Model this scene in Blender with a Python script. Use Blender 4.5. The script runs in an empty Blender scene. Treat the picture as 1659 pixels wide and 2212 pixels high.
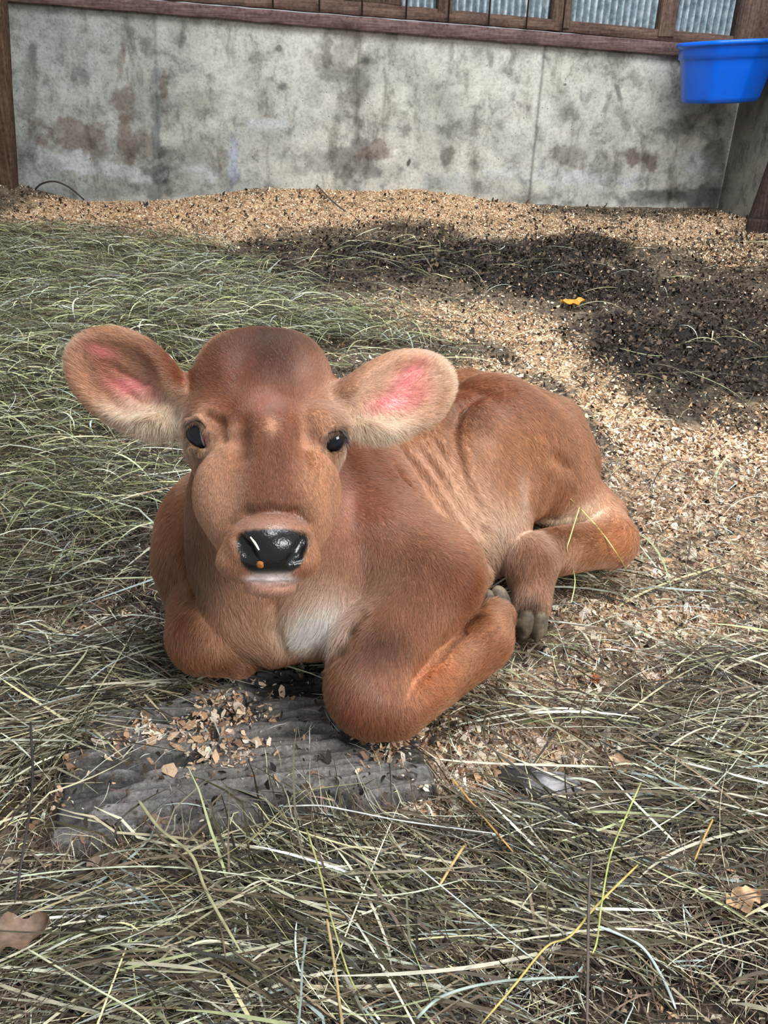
import bpy, math, random
import numpy as np
from mathutils import Vector, Matrix
# ------------------------------------------------------------------ camera
F = 1850.0; H = 0.80; PITCH = math.radians(29.0); ROLL = math.radians(-1.6)
def _basis():
    f = np.array([0, math.cos(PITCH), -math.sin(PITCH)]); r = np.array([1., 0, 0]); u = np.cross(r, f)
    c, s = math.cos(ROLL), math.sin(ROLL)
    return c*r - s*u, s*r + c*u, f
CR, CU, CF = _basis(); CC = np.array([0, 0, H])
def ray(x, y): return (x-829.5)/F*CR - (y-1106)/F*CU + CF
def P(x, y, t): return CC + t*ray(x, y)          # a point at pixel (x, y), t metres deep
def G(x, y, z=0.0):                              # a point at height z
    d = ray(x, y); return CC + (z-H)/d[2]*d
scene = bpy.context.scene; COL = scene.collection
cam = bpy.data.cameras.new('camera'); co = bpy.data.objects.new('camera', cam); COL.objects.link(co)
cam.sensor_fit = 'VERTICAL'; cam.sensor_height = 24; cam.lens = 24*F/2212; cam.clip_start = .02
co.matrix_world = Matrix([[CR[0], CU[0], -CF[0], 0], [CR[1], CU[1], -CF[1], 0], [CR[2], CU[2], -CF[2], H], [0, 0, 0, 1]])
scene.camera = co
scene.view_settings.view_transform = 'Standard'; scene.view_settings.look = 'None'
scene.view_settings.gamma = 1.0; scene.view_settings.use_curve_mapping = False
scene.view_settings.exposure = 0.46
# ------------------------------------------------------------------ light
w = bpy.data.worlds.new('sky'); scene.world = w; w.use_nodes = True
w.node_tree.nodes['Background'].inputs[0].default_value = (.86, .93, 1.0, 1)
w.node_tree.nodes['Background'].inputs[1].default_value = .40
def area(name, loc, target, size, power, col):
    l = bpy.data.lights.new(name, 'AREA'); l.shape = 'RECTANGLE'; l.size, l.size_y = size; l.energy = power; l.color = col
    o = bpy.data.objects.new(name, l); COL.objects.link(o); o.location = loc
    o.rotation_euler = (Vector(target)-Vector(loc)).to_track_quat('-Z', 'Y').to_euler(); return o
area('daylight_unseen_opening', (2.1, -.7, 2.3), (0.15, 1.2, .1), (1.5, 1.2), 86, (1, .985, .96))  # key light for an unseen opening at the upper right front
area('wall_fill_lamp', (.9, 2.6, 3.4), (.7, 4.6, .3), (2.2, 1.4), 105, (.95, .98, 1))  # added fill lamp, unseen, that brightens the back wall
area('calf_overhead_lamp', (.15, .95, 2.7), (.1, 1.2, 0), (.6, .9), 24, (.90, .95, 1))  # added overhead lamp, unseen, for light and sheen on the calf
rng = np.random.default_rng(7); random.seed(7)
# ------------------------------------------------------------------ helpers
def link(o, parent=None):
    COL.objects.link(o)
    if parent is not None: o.parent = parent
    return o
def tag(o, label=None, cat=None, group=None, kind=None):
    if label: o['label'] = label
    if cat: o['category'] = cat
    if group: o['group'] = group
    if kind: o['kind'] = kind
    return o
def npmesh(name, V, faces, mat, parent=None, smooth=False, col=None, extra=None):
    """faces: (n,3) or (n,4) array, or list of arrays"""
    V = np.asarray(V, np.float32); me = bpy.data.meshes.new(name)
    if isinstance(faces, np.ndarray): fl = [faces]
    else: fl = faces
    loops = np.concatenate([f.ravel() for f in fl]).astype(np.int32)
    tot = np.concatenate([np.full(len(f), f.shape[1]) for f in fl]).astype(np.int32)
    me.vertices.add(len(V)); me.vertices.foreach_set('co', V.ravel())
    me.loops.add(len(loops)); me.loops.foreach_set('vertex_index', loops)
    me.polygons.add(len(tot)); me.polygons.foreach_set('loop_start', np.concatenate([[0], np.cumsum(tot)[:-1]]).astype(np.int32))
    me.polygons.foreach_set('loop_total', tot)
    if smooth: me.polygons.foreach_set('use_smooth', np.ones(len(tot), bool))
    me.update(calc_edges=True); me.validate()
    if col is not None:
        c = np.ones((len(V), 4), np.float32); c[:, :3] = col
        a = me.attributes.new('col', 'FLOAT_COLOR', 'POINT'); a.data.foreach_set('color', c.ravel())
    for k, v in (extra or {}).items():
        a = me.attributes.new(k, 'FLOAT', 'POINT'); a.data.foreach_set('value', np.asarray(v, np.float32))
    me.materials.append(mat)
    return link(bpy.data.objects.new(name, me), parent)
class NT:
    def __init__(s, name):
        s.m = bpy.data.materials.new(name); s.m.use_nodes = True; s.t = s.m.node_tree; s.n = s.t.nodes
        s.b = s.n['Principled BSDF']
    def node(s, typ, ins=None, **kw):
        n = s.n.new(typ)
        for k, v in kw.items(): setattr(n, k, v)
        for k, v in (ins or {}).items(): s.set(n.inputs[k], v)
        return n
    def set(s, sock, v):
        if isinstance(v, bpy.types.NodeSocket): s.t.links.new(v, sock)
        elif isinstance(v, bpy.types.Node): s.t.links.new(v.outputs[0], sock)
        else:
            if hasattr(sock.default_value, '__len__') and not hasattr(v, '__len__'): v = (v,)*len(sock.default_value)
            if hasattr(v, '__len__') and len(v) == 3 and len(sock.default_value) == 4: v = tuple(v)+(1,)
            sock.default_value = v
    def P(s, **kw):
        nm = dict(color='Base Color', rough='Roughness', normal='Normal', spec='Specular IOR Level', metal='Metallic', coat='Coat Weight', coatr='Coat Roughness', sheen='Sheen Weight', sss='Subsurface Weight', trans='Transmission Weight', emit='Emission Color', emits='Emission Strength', alpha='Alpha')
        for k, v in kw.items(): s.set(s.b.inputs[nm[k]], v)
        return s.m
    def coord(s, scale=(1, 1, 1), rot=(0, 0, 0), loc=(0, 0, 0)):
        tc = s.node('ShaderNodeTexCoord'); mp = s.node('ShaderNodeMapping', {'Vector': tc.outputs['Object'], 'Scale': scale, 'Rotation': rot, 'Location': loc}); return mp.outputs[0]
    def noise(s, vec, scale, detail=4, rough=.55, dist=0):
        return s.node('ShaderNodeTexNoise', {'Vector': vec, 'Scale': scale, 'Detail': detail, 'Roughness': rough, 'Distortion': dist}).outputs[0]
    def ramp(s, fac, stops):
        n = s.node('ShaderNodeValToRGB', {'Fac': fac}); e = n.color_ramp.elements
        while len(e) < len(stops): e.new(.5)
        for i, (p, c) in enumerate(stops):
            e[i].position = p
            if not hasattr(c, '__len__'): c = (c, c, c)
            e[i].color = tuple(c)+(1,)
        return n.outputs[0]
    def mix(s, f, a, b, mode='MIX'):
        n = s.node('ShaderNodeMix', data_type='RGBA', blend_type=mode); s.set(n.inputs[0], f); s.set(n.inputs[6], a); s.set(n.inputs[7], b); return n.outputs[2]
    def math(s, op, a, b=0.0, clamp=False):
        n = s.node('ShaderNodeMath', operation=op, use_clamp=clamp); s.set(n.inputs[0], a); s.set(n.inputs[1], b); return n.outputs[0]
    def bump(s, h, strength=.5, dist=.01, normal=None):
        n = s.node('ShaderNodeBump', {'Height': h, 'Strength': strength, 'Distance': dist})
        if normal is not None: s.set(n.inputs['Normal'], normal)
        return n.outputs[0]
    def attr(s, name, out='Color'): return s.node('ShaderNodeAttribute', attribute_name=name).outputs[out]
def vnoise(x, y, seed=0):
    """smooth 2-d value noise, numpy"""
    x = np.asarray(x, float); y = np.asarray(y, float); xi = np.floor(x).astype(np.int64); yi = np.floor(y).astype(np.int64)
    fx = x-xi; fy = y-yi; fx = fx*fx*(3-2*fx); fy = fy*fy*(3-2*fy)
    def h(a, b):
        n = (a*374761393+b*668265263+seed*974634777) & 0xffffffff; n = ((n ^ (n >> 13))*1274126177) & 0xffffffff
        return ((n ^ (n >> 16)) & 0xffff)/65535.
    return (h(xi, yi)*(1-fx)+h(xi+1, yi)*fx)*(1-fy)+(h(xi, yi+1)*(1-fx)+h(xi+1, yi+1)*fx)*fy
def fbm(x, y, seed=0, o=4):
    s = 0; a = .5; x = np.asarray(x, float); y = np.asarray(y, float)
    for i in range(o): s = s+a*vnoise(x, y, seed+i); x = x*2.03+5.1; y = y*2.03+1.7; a *= .5
    return s/(1-.5**o)
def sstep(a, b, x): t = np.clip((x-a)/(b-a), 0, 1); return t*t*(3-2*t)
# ------------------------------------------------------------------ barn shell
def lin(*c): return np.array([((v/255+.055)/1.055)**2.4 if v > 10 else v/3294 for v in c])
WA = np.array([-1.40, 4.70, 0]); WB = np.array([1.82, 5.14, 0]); WD = (WB-WA)/np.linalg.norm(WB-WA); WN = np.array([WD[1], -WD[0], 0])   # WN points into the pen
def wall_pt(x, y, off=0.0):
    d = ray(x, y); t = ((WA+WN*off-CC)@WN)/(d@WN); return CC+t*d
def slab(name, quad, off, thick, mat, parent=None, bev=.004, seg=24):
    """board whose front outline is quad (four points in the wall's plane), thick metres deep"""
    q = [wall_pt(x, y, off) for x, y in quad]; V = []; nu = seg; rs = np.random.default_rng(len(name)*7+abs(int(quad[0][0])))
    wob = rs.normal(0, .0012, (nu+1, 2))
    prof = [(0, 1), (0, 0), (1, 0), (1, 1)]
    for i in range(nu+1):
        u = i/nu; bot = q[0]*(1-u)+q[1]*u; top = q[3]*(1-u)+q[2]*u; up = (top-bot)/np.linalg.norm(top-bot)
        bot = bot+up*wob[i, 0]; top = top+up*wob[i, 1]
        V += [bot-WN*thick, bot-WN*bev, bot+up*bev, top-up*bev, top-WN*bev, top-WN*thick]
    F_ = []
    for i in range(nu):
        for j in range(6): a = i*6+j; b = i*6+(j+1) % 6; F_.append([a, b, b+6, a+6])
    F_.append([0, 5, 4, 1]); F_.append([1, 4, 3, 2]); n0 = nu*6; F_.append([n0, n0+1, n0+4, n0+5]); F_.append([n0+1, n0+2, n0+3, n0+4])
    return npmesh(name, np.array(V), np.array(F_), mat, parent)
def wood_mat(name, c1, c2, c3, sc=(3, 3, 40), rough=.85, axis_rot=(0, 0, 0)):
    m = NT(name); v = m.coord(sc, axis_rot); n1 = m.noise(v, 3, 6, .65, .3); n2 = m.noise(m.coord((1, 1, 1)), 6, 4, .6); n4 = m.noise(m.coord(), 60, 3)
    c = m.ramp(n1, [(.3, c1), (.5, c2), (.72, c3)]); c = m.mix(m.math('MULTIPLY', m.ramp(n2, [(.45, 0), (.7, 1)]), .6), c, c1); c = m.mix(.25, c, m.ramp(n4, [(.35, c1), (.65, c3)]))
    return m.P(color=c, rough=rough, spec=.25, normal=m.bump(n1, .6, .006))
M_SILL = wood_mat('old_painted_wood', lin(58,42,42), lin(104,80,78), lin(142,118,112), (2, 2, 30))
M_RAIL = wood_mat('rough_rail_wood', lin(52,40,34), lin(92,70,60), lin(128,104,92), (2, 2, 26))
M_STUD = wood_mat('stud_wood', lin(50,38,30), lin(92,72,60), lin(134,112,98), (26, 26, 2))
M_POST = wood_mat('red_brown_post', lin(36,26,20), lin(74,54,42), lin(116,92,72), (28, 28, 1.2))
M_DARK = wood_mat('dark_post', lin(28,22,20), lin(58,46,42), lin(96,80,74), (28, 28, 1.5))
# concrete wall: own stains kept in a colour layer, finer mottling from noise
mw = NT('stained_concrete'); v = mw.coord(); big = mw.noise(v, 2.2, 6, .6, .4); mid = mw.noise(v, 9, 6, .65, .3); fine = mw.noise(v, 70, 4, .6); st = mw.noise(mw.coord((7, 7, 2.2)), 1.6, 5, .62)
c = mw.attr('col'); c = mw.mix(1.0, c, mw.ramp(big, [(.30, .62), (.5, 1.0), (.68, 1.14)]), 'MULTIPLY'); c = mw.mix(1.0, c, mw.ramp(mid, [(.36, .56), (.48, .98), (.64, 1.18)]), 'MULTIPLY')
c = mw.mix(1.0, c, mw.ramp(st, [(.26, lin(170,162,156)), (.44, lin(244,244,240)), (.7, 1.0)]), 'MULTIPLY'); c = mw.mix(.45, c, mw.mix(1.0, c, mw.ramp(fine, [(.32, .45), (.5, 1.0), (.7, 1.25)]), 'MULTIPLY'))
speck = mw.node('ShaderNodeTexVoronoi', {'Vector': v, 'Scale': 20.}).outputs[0]; c = mw.mix(mw.ramp(speck, [(.045, .8), (.075, 0)]), c, lin(74,70,68))
mw.P(color=c, rough=.8, spec=.3, normal=mw.bump(mw.math('ADD', fine, mid), .35, .006))
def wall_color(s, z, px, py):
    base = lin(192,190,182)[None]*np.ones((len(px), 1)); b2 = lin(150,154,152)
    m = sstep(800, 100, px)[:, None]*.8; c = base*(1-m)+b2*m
    def spot(x, y, rx, ry, col, a, ang=0, rag=1.15):
        nonlocal c
        ca, sa = math.cos(math.radians(ang)), math.sin(math.radians(ang)); dx, dy = px-x, py-y; u = (dx*ca+dy*sa)/rx; v = (-dx*sa+dy*ca)/ry
        d = np.sqrt(u*u+v*v)+rag*(fbm(px/22., py/22., int(x) % 97, 5)-.5)*1.6; m = (sstep(1.15, .45, d)*a)[:, None]; c = c*(1-m)+np.asarray(col)*m
    BR = lin(112,98,88); DK = lin(84,82,80); LT = lin(206,212,220); BL = lin(160,168,188)
    for x, y, rx, ry, col, a, ang in ((160,300,95,42,BR,.75,8),(265,225,26,40,BR,.7,0),(272,310,26,60,BR,.75,0),(320,320,50,40,BR,.6,0),(345,380,34,60,DK,.9,0),(338,250,16,130,lin(110,116,116),.6,0),(355,190,10,50,BR,.75,0),(395,75,10,32,DK,.6,12),(262,130,8,40,BR,.5,8),
        (65,200,22,120,lin(104,104,96),.5,4),(72,120,12,40,DK,.55,10),(150,345,110,22,LT,.55,12),(240,370,100,20,LT,.4,5),(505,340,14,80,BL,.75,2),(430,365,40,24,LT,.4,20),(590,270,60,20,LT,.4,0),(440,225,50,32,lin(150,148,132),.5,0),(430,330,60,35,lin(126,126,118),.6,0),(560,180,60,30,lin(146,146,136),.5,0),
        (740,110,60,60,lin(122,112,108),.55,0),(775,170,24,110,DK,.5,0),(770,350,60,60,lin(108,104,102),.75,0),(810,330,35,30,BR,.7,0),(690,350,80,30,lin(130,128,124),.5,0),(705,120,12,60,DK,.5,0),(610,190,16,10,DK,.6,20),(601,104,8,10,DK,.7,0),(890,200,60,60,lin(196,196,184),.5,0),(1000,180,140,60,lin(196,196,186),.6,0),(1230,160,130,60,lin(192,192,180),.6,0),
        (962,338,17,26,lin(128,124,116),.95,10),(884,350,4,9,DK,1,20),(1220,183,5,4,DK,1,0),(1390,340,45,26,BR,.85,5),(1240,335,60,26,lin(134,128,122),.65,0),(1460,280,60,30,lin(124,120,116),.7,-15),(1335,195,8,26,DK,.75,-18),(1312,225,8,26,DK,.5,15),(1350,265,16,40,lin(120,114,110),.5,-20),(1215,235,22,50,lin(150,146,138),.6,0),(1510,360,50,40,LT,.5,0),(1260,385,200,22,LT,.4,4),(1100,310,80,40,lin(168,168,170),.4,0),
        (1500,425,120,26,DK,.75,2),(1400,430,90,20,lin(96,92,90),.7,0),(1150,430,60,18,lin(110,108,104),.6,0),(1060,130,10,26,DK,.5,-15),(1110,120,8,20,DK,.5,-15),(975,120,8,40,DK,.4,5),(240,415,200,18,lin(128,132,130),.6,0),(500,395,60,20,lin(120,124,124),.5,0),(1540,330,26,120,lin(110,108,104),.6,0),(1000,395,120,25,lin(160,164,168),.5,0)):
        spot(x, y, rx, ry, col, a, ang)
    jn = np.exp(-((px-(1176-(py-110)*.105))/3.0)**2)*sstep(70,110,py); c = c*(1-.62*jn[:, None])+lin(70,70,70)*.62*jn[:, None]
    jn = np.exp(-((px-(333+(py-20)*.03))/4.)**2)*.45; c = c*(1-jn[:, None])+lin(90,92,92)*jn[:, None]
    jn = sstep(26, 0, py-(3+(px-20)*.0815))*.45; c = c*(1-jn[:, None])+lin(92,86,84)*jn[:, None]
    return c
def wall_grid(name, nx, nz, s0, s1, ztop0, ztop1):
    u = np.linspace(0, 1, nx); v = np.linspace(0, 1, nz); U, V_ = np.meshgrid(u, v, indexing='ij'); U = U.ravel(); V_ = V_.ravel()
    S = s0+(s1-s0)*U; Zt = ztop0+(ztop1-ztop0)*U; Z = -.08+(Zt+.08)*V_
    pts = WA[None]+WD[None]*S[:, None]; pts[:, 2] = Z
    rel = pts-CC; zz = rel@CF; px = 829.5+F*(rel@CR)/zz; py = 1106-F*(rel@CU)/zz
    pts = pts+WN*((fbm(S*6, Z*6, 4)-.5)*.008)[:, None]
    i, j = np.meshgrid(np.arange(nx-1), np.arange(nz-1), indexing='ij'); a = (i*nz+j).ravel(); q = np.stack([a, a+nz, a+nz+1, a+1], 1)
    n = len(pts); back = pts-WN*.16; rim = []
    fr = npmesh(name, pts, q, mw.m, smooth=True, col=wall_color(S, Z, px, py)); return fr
# sill line at the wall's top, from its ends
e0, e1 = wall_pt(20, 3), wall_pt(1470, 121)
s_e0 = (e0-WA)@WD; s_e1 = (e1-WA)@WD; sl = (e1[2]-e0[2])/(s_e1-s_e0); S0, S1 = -1.1, (WB-WA)@WD+.12
wb = wall_grid('wall_back', 760, 220, S0, S1, e0[2]+sl*(S0-s_e0)+.01, e0[2]+sl*(S1-s_e0)+.01); tag(wb, kind='structure')
# right-hand return of the concrete wall
nx, nz = 90, 60; uu, vv = np.meshgrid(np.linspace(0, 1, nx), np.linspace(0, 1, nz), indexing='ij')
pr = np.stack([np.full(nx*nz, 1.855)+.06*uu.ravel(), 5.14-2.2*uu.ravel(), -.08+.92*vv.ravel()], 1)
i, j = np.meshgrid(np.arange(nx-1), np.arange(nz-1), indexing='ij'); a = (i*nz+j).ravel()
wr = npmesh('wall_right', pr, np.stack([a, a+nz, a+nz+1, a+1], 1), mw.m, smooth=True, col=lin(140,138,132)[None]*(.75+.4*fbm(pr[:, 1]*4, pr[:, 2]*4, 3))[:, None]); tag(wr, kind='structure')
def struct(o): return tag(o, kind='structure')
def L(x): return 3+(x-20)*.0812                      # lower edge of the sill in the photo
struct(slab('trim_1', [(-260, L(-260)), (1640, L(1640)+1), (1640, L(1640)-29), (-260, L(-260)-27)], .035, .20, M_SILL, seg=60))
struct(slab('trim_2', [(-260, L(-260)-30), (1215, L(1215)-31), (1215, L(1215)-50), (-260, L(-260)-49)], .020, .10, M_RAIL, seg=60))
struct(slab('trim_3', [(-260, L(-260)-46), (1640, L(1640)-26), (1640, L(1640)-52), (-260, L(-260)-72)], -.02, .10, M_RAIL, seg=60))
struct(slab('trim_10', [(-260, L(-260)-70), (868, L(868)-60), (868, L(868)-190), (-260, L(-260)-190)], -.03, .05, M_STUD, seg=60))
# corrugated translucent sheets above
mt = NT('translucent_sheet'); v = mt.coord(); n1 = mt.noise(v, 30, 4, .7); n2 = mt.noise(v, 5, 3)
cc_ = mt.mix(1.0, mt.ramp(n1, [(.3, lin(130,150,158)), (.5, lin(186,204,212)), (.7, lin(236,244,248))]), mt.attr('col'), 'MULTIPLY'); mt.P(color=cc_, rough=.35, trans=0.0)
tl = mt.node('ShaderNodeBsdfTranslucent', {'Color': cc_}); mx = mt.node('ShaderNodeMixShader', {0: .40}); mt.t.links.new(mt.b.outputs[0], mx.inputs[1]); mt.t.links.new(tl.outputs[0], mx.inputs[2])
mt.t.links.new(mx.outputs[0], mt.n['Material Output'].inputs[0])
wz = 1.75
for k, (xa, xb) in enumerate(((868, 955), (968, 1200), (1222, 1432), (1448, 1604))):
    ya, yb = L(xa)-62, L(xb)-62
    a, b = wall_pt(xa, ya, -.08), wall_pt(xb, yb, -.08); n = 260; V = []; SC = []; wdt = np.linalg.norm(b-a)
    for i in range(n+1):
        u = i/n; p = a*(1-u)+b*u; o = .009*math.sin(2*math.pi*u*wdt/.036); SC.append(.66+.34*math.sin(2*math.pi*u*wdt/.036)); SC.append(SC[-1]); p = p+WN*o; V += [p-np.array([0, 0, .05]), np.array([p[0], p[1], wz])]  # valleys painted darker to stand for ridge shading
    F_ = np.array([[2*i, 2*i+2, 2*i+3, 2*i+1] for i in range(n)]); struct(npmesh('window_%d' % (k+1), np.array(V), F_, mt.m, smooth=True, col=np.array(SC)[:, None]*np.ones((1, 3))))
def wallz(x, y, z, off=0.): p = wall_pt(x, y, off); return np.array([p[0], p[1], z])
def vstud(name, x0, x1, yb, off, thick, mat):
    a, b = wall_pt(x0, yb, off), wall_pt(x1, yb, off); V = []; ns = 14; r = np.random.default_rng(int(x0))
    for i in range(ns+1):
        z = a[2]+(wz-a[2])*i/ns
        for p, d in ((a, thick), (a, .004), (a+WD*.004, 0), (b-WD*.004, 0), (b, .004), (b, thick)):
            q = p-WN*d; q = q+WD*r.normal(0, .0008); V.append([q[0], q[1], z])
    F_ = [[i*6+j, i*6+(j+1) % 6, i*6+6+(j+1) % 6, i*6+6+j] for i in range(ns) for j in range(6)]
    return npmesh(name, np.array(V), np.array(F_), mat)
for k, (a, b) in enumerate(((946, 976), (1192, 1230), (1422, 1456), (1592, 1700))): struct(vstud('trim_%d' % (k+4), a, b, L((a+b)/2)-40, -.01 if k < 3 else .03, .10, M_STUD))
def box_pts(cx, cy, z0, z1, wx, wy, rot=0, lean=(0, 0), ns=12, bev=.006, seed=0):
    r = np.random.default_rng(seed); V = []; c, s = math.cos(rot), math.sin(rot)
    for i in range(ns+1):
        f = i/ns; z = z0+(z1-z0)*f; ox, oy = cx+lean[0]*f, cy+lean[1]*f
        for x, y in ((-wx, -wy+bev), (-wx+bev, -wy), (wx-bev, -wy), (wx, -wy+bev), (wx, wy-bev), (wx-bev, wy), (-wx+bev, wy), (-wx, wy-bev)):
            x += r.normal(0, .0008); V.append([ox+x*c-y*s, oy+x*s+y*c, z])
    F_ = [[i*8+j, i*8+(j+1) % 8, i*8+8+(j+1) % 8, i*8+8+j] for i in range(ns) for j in range(8)]
    F_ += [[0, 7, 6, 5], [0, 5, 4, 1], [1, 4, 3, 2]]; n = ns*8; F_ += [[n, n+1, n+4, n+5], [n+1, n+2, n+3, n+4], [n, n+5, n+6, n+7]]
    return np.array(V), np.array(F_)
def vpost(name, mat, *a, **k): V, F_ = box_pts(*a, **k); return npmesh(name, V, F_, mat)
pl = G(44, 425, .05); struct(vpost('trim_8', M_POST, pl[0]-.11, pl[1]-.06, -.05, 1.7, .10, .05, .05, seed=3, lean=(.21, 0))); struct(vpost('trim_9', M_POST, pl[0]-.105, pl[1]-.125, -.05, 1.7, .045, .016, .05, seed=4, lean=(.21, 0)))
tag(vpost('corner_post', M_DARK, 1.80, 4.40, -.05, 1.5, .055, .045, -.15, lean=(.20, 0), seed=5), 'dark wooden post standing in the bedding below the blue tub', 'post')
tag(vpost('post_shoe', M_DARK, 1.775, 4.33, -.03, .075, .05, .03, -.15, seed=6), 'dark block at the foot of the post in the corner', 'block')
V = np.array([[-2.12,4.75,-.1],[-2.12,1.6,-.1],[-2.12,1.6,1.7],[-2.12,4.75,1.7]]); struct(npmesh('wall_left', V, np.array([[0,1,2,3]]), M_POST))
# tubes
def tube(name, pts, r, mat, parent=None, ns=8, col=None, flat=1.0, tip=1.0):
    pts = np.asarray(pts, float); n = len(pts); r = np.broadcast_to(r, n); V = []
    for i in range(n):
        d = pts[min(i+1, n-1)]-pts[max(i-1, 0)]; d /= np.linalg.norm(d); a = np.cross(d, [0, 0, 1.]); a = a/np.linalg.norm(a) if np.linalg.norm(a) > .01 else np.array([1., 0, 0]); b = np.cross(a, d)
        for k in range(ns): t = 2*np.pi*k/ns; V.append(pts[i]+a*math.cos(t)*r[i]+b*math.sin(t)*r[i]*flat)
    F_ = [[i*ns+j, i*ns+(j+1) % ns, (i+1)*ns+(j+1) % ns, (i+1)*ns+j] for i in range(n-1) for j in range(ns)]
    e = [[0, 2, 1]] ; V = np.array(V)
    c0 = len(V); V = np.vstack([V, pts[0], pts[-1]]); T_ = [[c0, (j+1) % ns, j] for j in range(ns)]+[[c0+1, (n-1)*ns+j, (n-1)*ns+(j+1) % ns] for j in range(ns)]
    return npmesh(name, V, [np.array(F_), np.array(T_)], mat, parent, True, col)
M_WIRE = NT('dark_wire').P(color=lin(54,44,40), rough=.6, metal=.3)
for k, x in enumerate((590, 690, 782, 877, 968, 1055, 1136, 1214)):
    lo = wall_pt(x, L(x)-31, .045); tag(tube('wire_rod', [lo, lo+np.array([0, 0, .35]), np.array([lo[0], lo[1], wz])], .0042, M_WIRE),
      'thin dark upright rod above the sill, ' + ('leftmost of the row', 'second from the left of the row', 'third from the left of the row', 'fourth from the left', 'just right of the first stud', 'crossing the second sheet', 'left of the second stud', 'rightmost of the row')[k], 'rod', 'upright rods above the wall sill')
# blue tub hung in the corner
mb = NT('blue_plastic'); v = mb.coord(); n1 = mb.noise(v, 9, 4, .6); n2 = mb.noise(v, 60, 4, .65)
cb_ = mb.mix(mb.ramp(n1, [(.45, 0), (.75, .35)]), lin(0,104,236), lin(4,84,196)); cb_ = mb.mix(mb.ramp(mb.math('MULTIPLY', n1, n2), [(.36, 0), (.46, .7)]), cb_, lin(52,62,84)); mb.P(color=cb_, rough=.38, spec=.4, normal=mb.bump(n2, .15, .003))
bc = P(1556, 104, 4.17); bc[0] = 1.615; zt = bc[2]+.030; zb = zt-.270
def oct_r(t, r, sh): 
    k = math.pi/4; a = (t+k/2) % k-k/2; return r*((1-sh)+sh*math.cos(k/2)/math.cos(a)*1.04)
prof = [(.295,zb+.012,.0,1.),(0.0,zb+.004,0,1.)]
prof = [(0.0,zb),(.18,zb),(.232,zb+.002),(.248,zb+.010),(.257,zb+.026),(.300,zt-.085),(.305,zt-.076),(.318,zt-.070),(.322,zt-.030),(.325,zt-.022),(.343,zt-.020),(.347,zt-.012),(.345,zt-.002),(.335,zt),(.318,zt-.002),(.312,zt-.012),(.300,zt-.08),(.250,zb+.03),(.235,zb+.014),(.0,zb+.012)]
ns = 96; V = [[bc[0]+.715*oct_r(2*math.pi*k/ns+.2, r, .5)*math.cos(2*math.pi*k/ns)*(1+.0*r), bc[1]+.82*oct_r(2*math.pi*k/ns+.2, r, .5)*math.sin(2*math.pi*k/ns), z+(.014*math.cos(2*math.pi*k/ns)-.012*math.sin(2*math.pi*k/ns))*(r/.34)] for r, z in prof for k in range(ns)]
F_ = [[i*ns+j, i*ns+(j+1) % ns, (i+1)*ns+(j+1) % ns, (i+1)*ns+j] for i in range(len(prof)-1) for j in range(ns)]
tub = npmesh('feed_tub', np.array(V), np.array(F_), mb.m, smooth=True); tag(tub, 'bright blue plastic tub hung high in the corner', 'tub')
ed = bc+np.array([.232, 0, 0]); tube('hook', [[ed[0]-.02, ed[1], zt-.05], [ed[0]-.02, ed[1], zt+.02], [ed[0]+.012, ed[1], zt+.024], [ed[0]+.018, ed[1], zt-.03]], .005, M_WIRE, tub)
# ------------------------------------------------------------------ ground
def prof1(x, xs, zs): return np.interp(x, xs, zs)
def gh(x, y, fine=True):
    x = np.asarray(x, float); y = np.asarray(y, float); wy = WA[1]+(x-WA[0])*WD[1]/WD[0]; dist = wy-y
    top = prof1(x, [-2.2, -1.9, -1.6, -1.3, -1.1, -.9, -.73, -.4, -.1, .1, .35, .62, 1.0, 1.9], [.10, .06, .010, .012, .03, .055, .085, .08, .068, .088, .055, .018, .0, -.01])
    z = top*sstep(.95, .0, dist)+.10*np.exp(-((x+2.05)/.28)**2-((y-4.3)/.35)**2)
    near = sstep(.75, 1.25, np.hypot(x-.05, (y-1.05)*.9)) ; z = z+near*.05*(fbm(x*1.3, y*1.3, 31, 3)-.45)*sstep(0, .5, dist)
    z = z+.030*np.exp(-((x+1.0)/.55)**2-((y-2.3)/.7)**2)
    if fine: z = z+.010*(fbm(x*14, y*14, 33, 3)-.5)+.006*(fbm(x*60, y*60, 37, 3)-.5)
    return z
def pix(p): rel = p-CC; zz = np.maximum(rel@CF, .05); return 829.5+F*(rel@CR)/zz, 1106-F*(rel@CU)/zz
# plan of the floor: how much hay / pale shavings / wet muck lies at each place (ellipses given by their centre and half axes)
def emask(px, py, lst, rag=.55, seed=0):
    m = np.zeros(len(px)); n = fbm(px/55., py/30., 50+seed, 4)-.5
    for x, y, rx, ry, a, *an in lst:
        th = math.radians(an[0] if an else 0); dx, dy = px-x, py-y; u = (dx*math.cos(th)+dy*math.sin(th))/rx; v = (-dx*math.sin(th)+dy*math.cos(th))/ry
        m = np.maximum(m, a*sstep(1.2, .6, np.sqrt(u*u+v*v)+rag*n*1.6))
    return m
WET = [(1000,565,440,52,1,4),(1260,535,150,36,1,0),(620,590,170,34,.9,8),(1420,640,330,45,.8,6),(1520,760,330,95,1,8),(1240,610,260,50,.95,5),(1620,560,140,60,.45),(1500,880,240,34,.5,14),(900,500,120,18,.5,4),(1560,2080,260,160,.85,0),(1250,2180,180,90,.6),(300,1250,170,130,.55,0),(330,1050,110,80,.5)]
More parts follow.
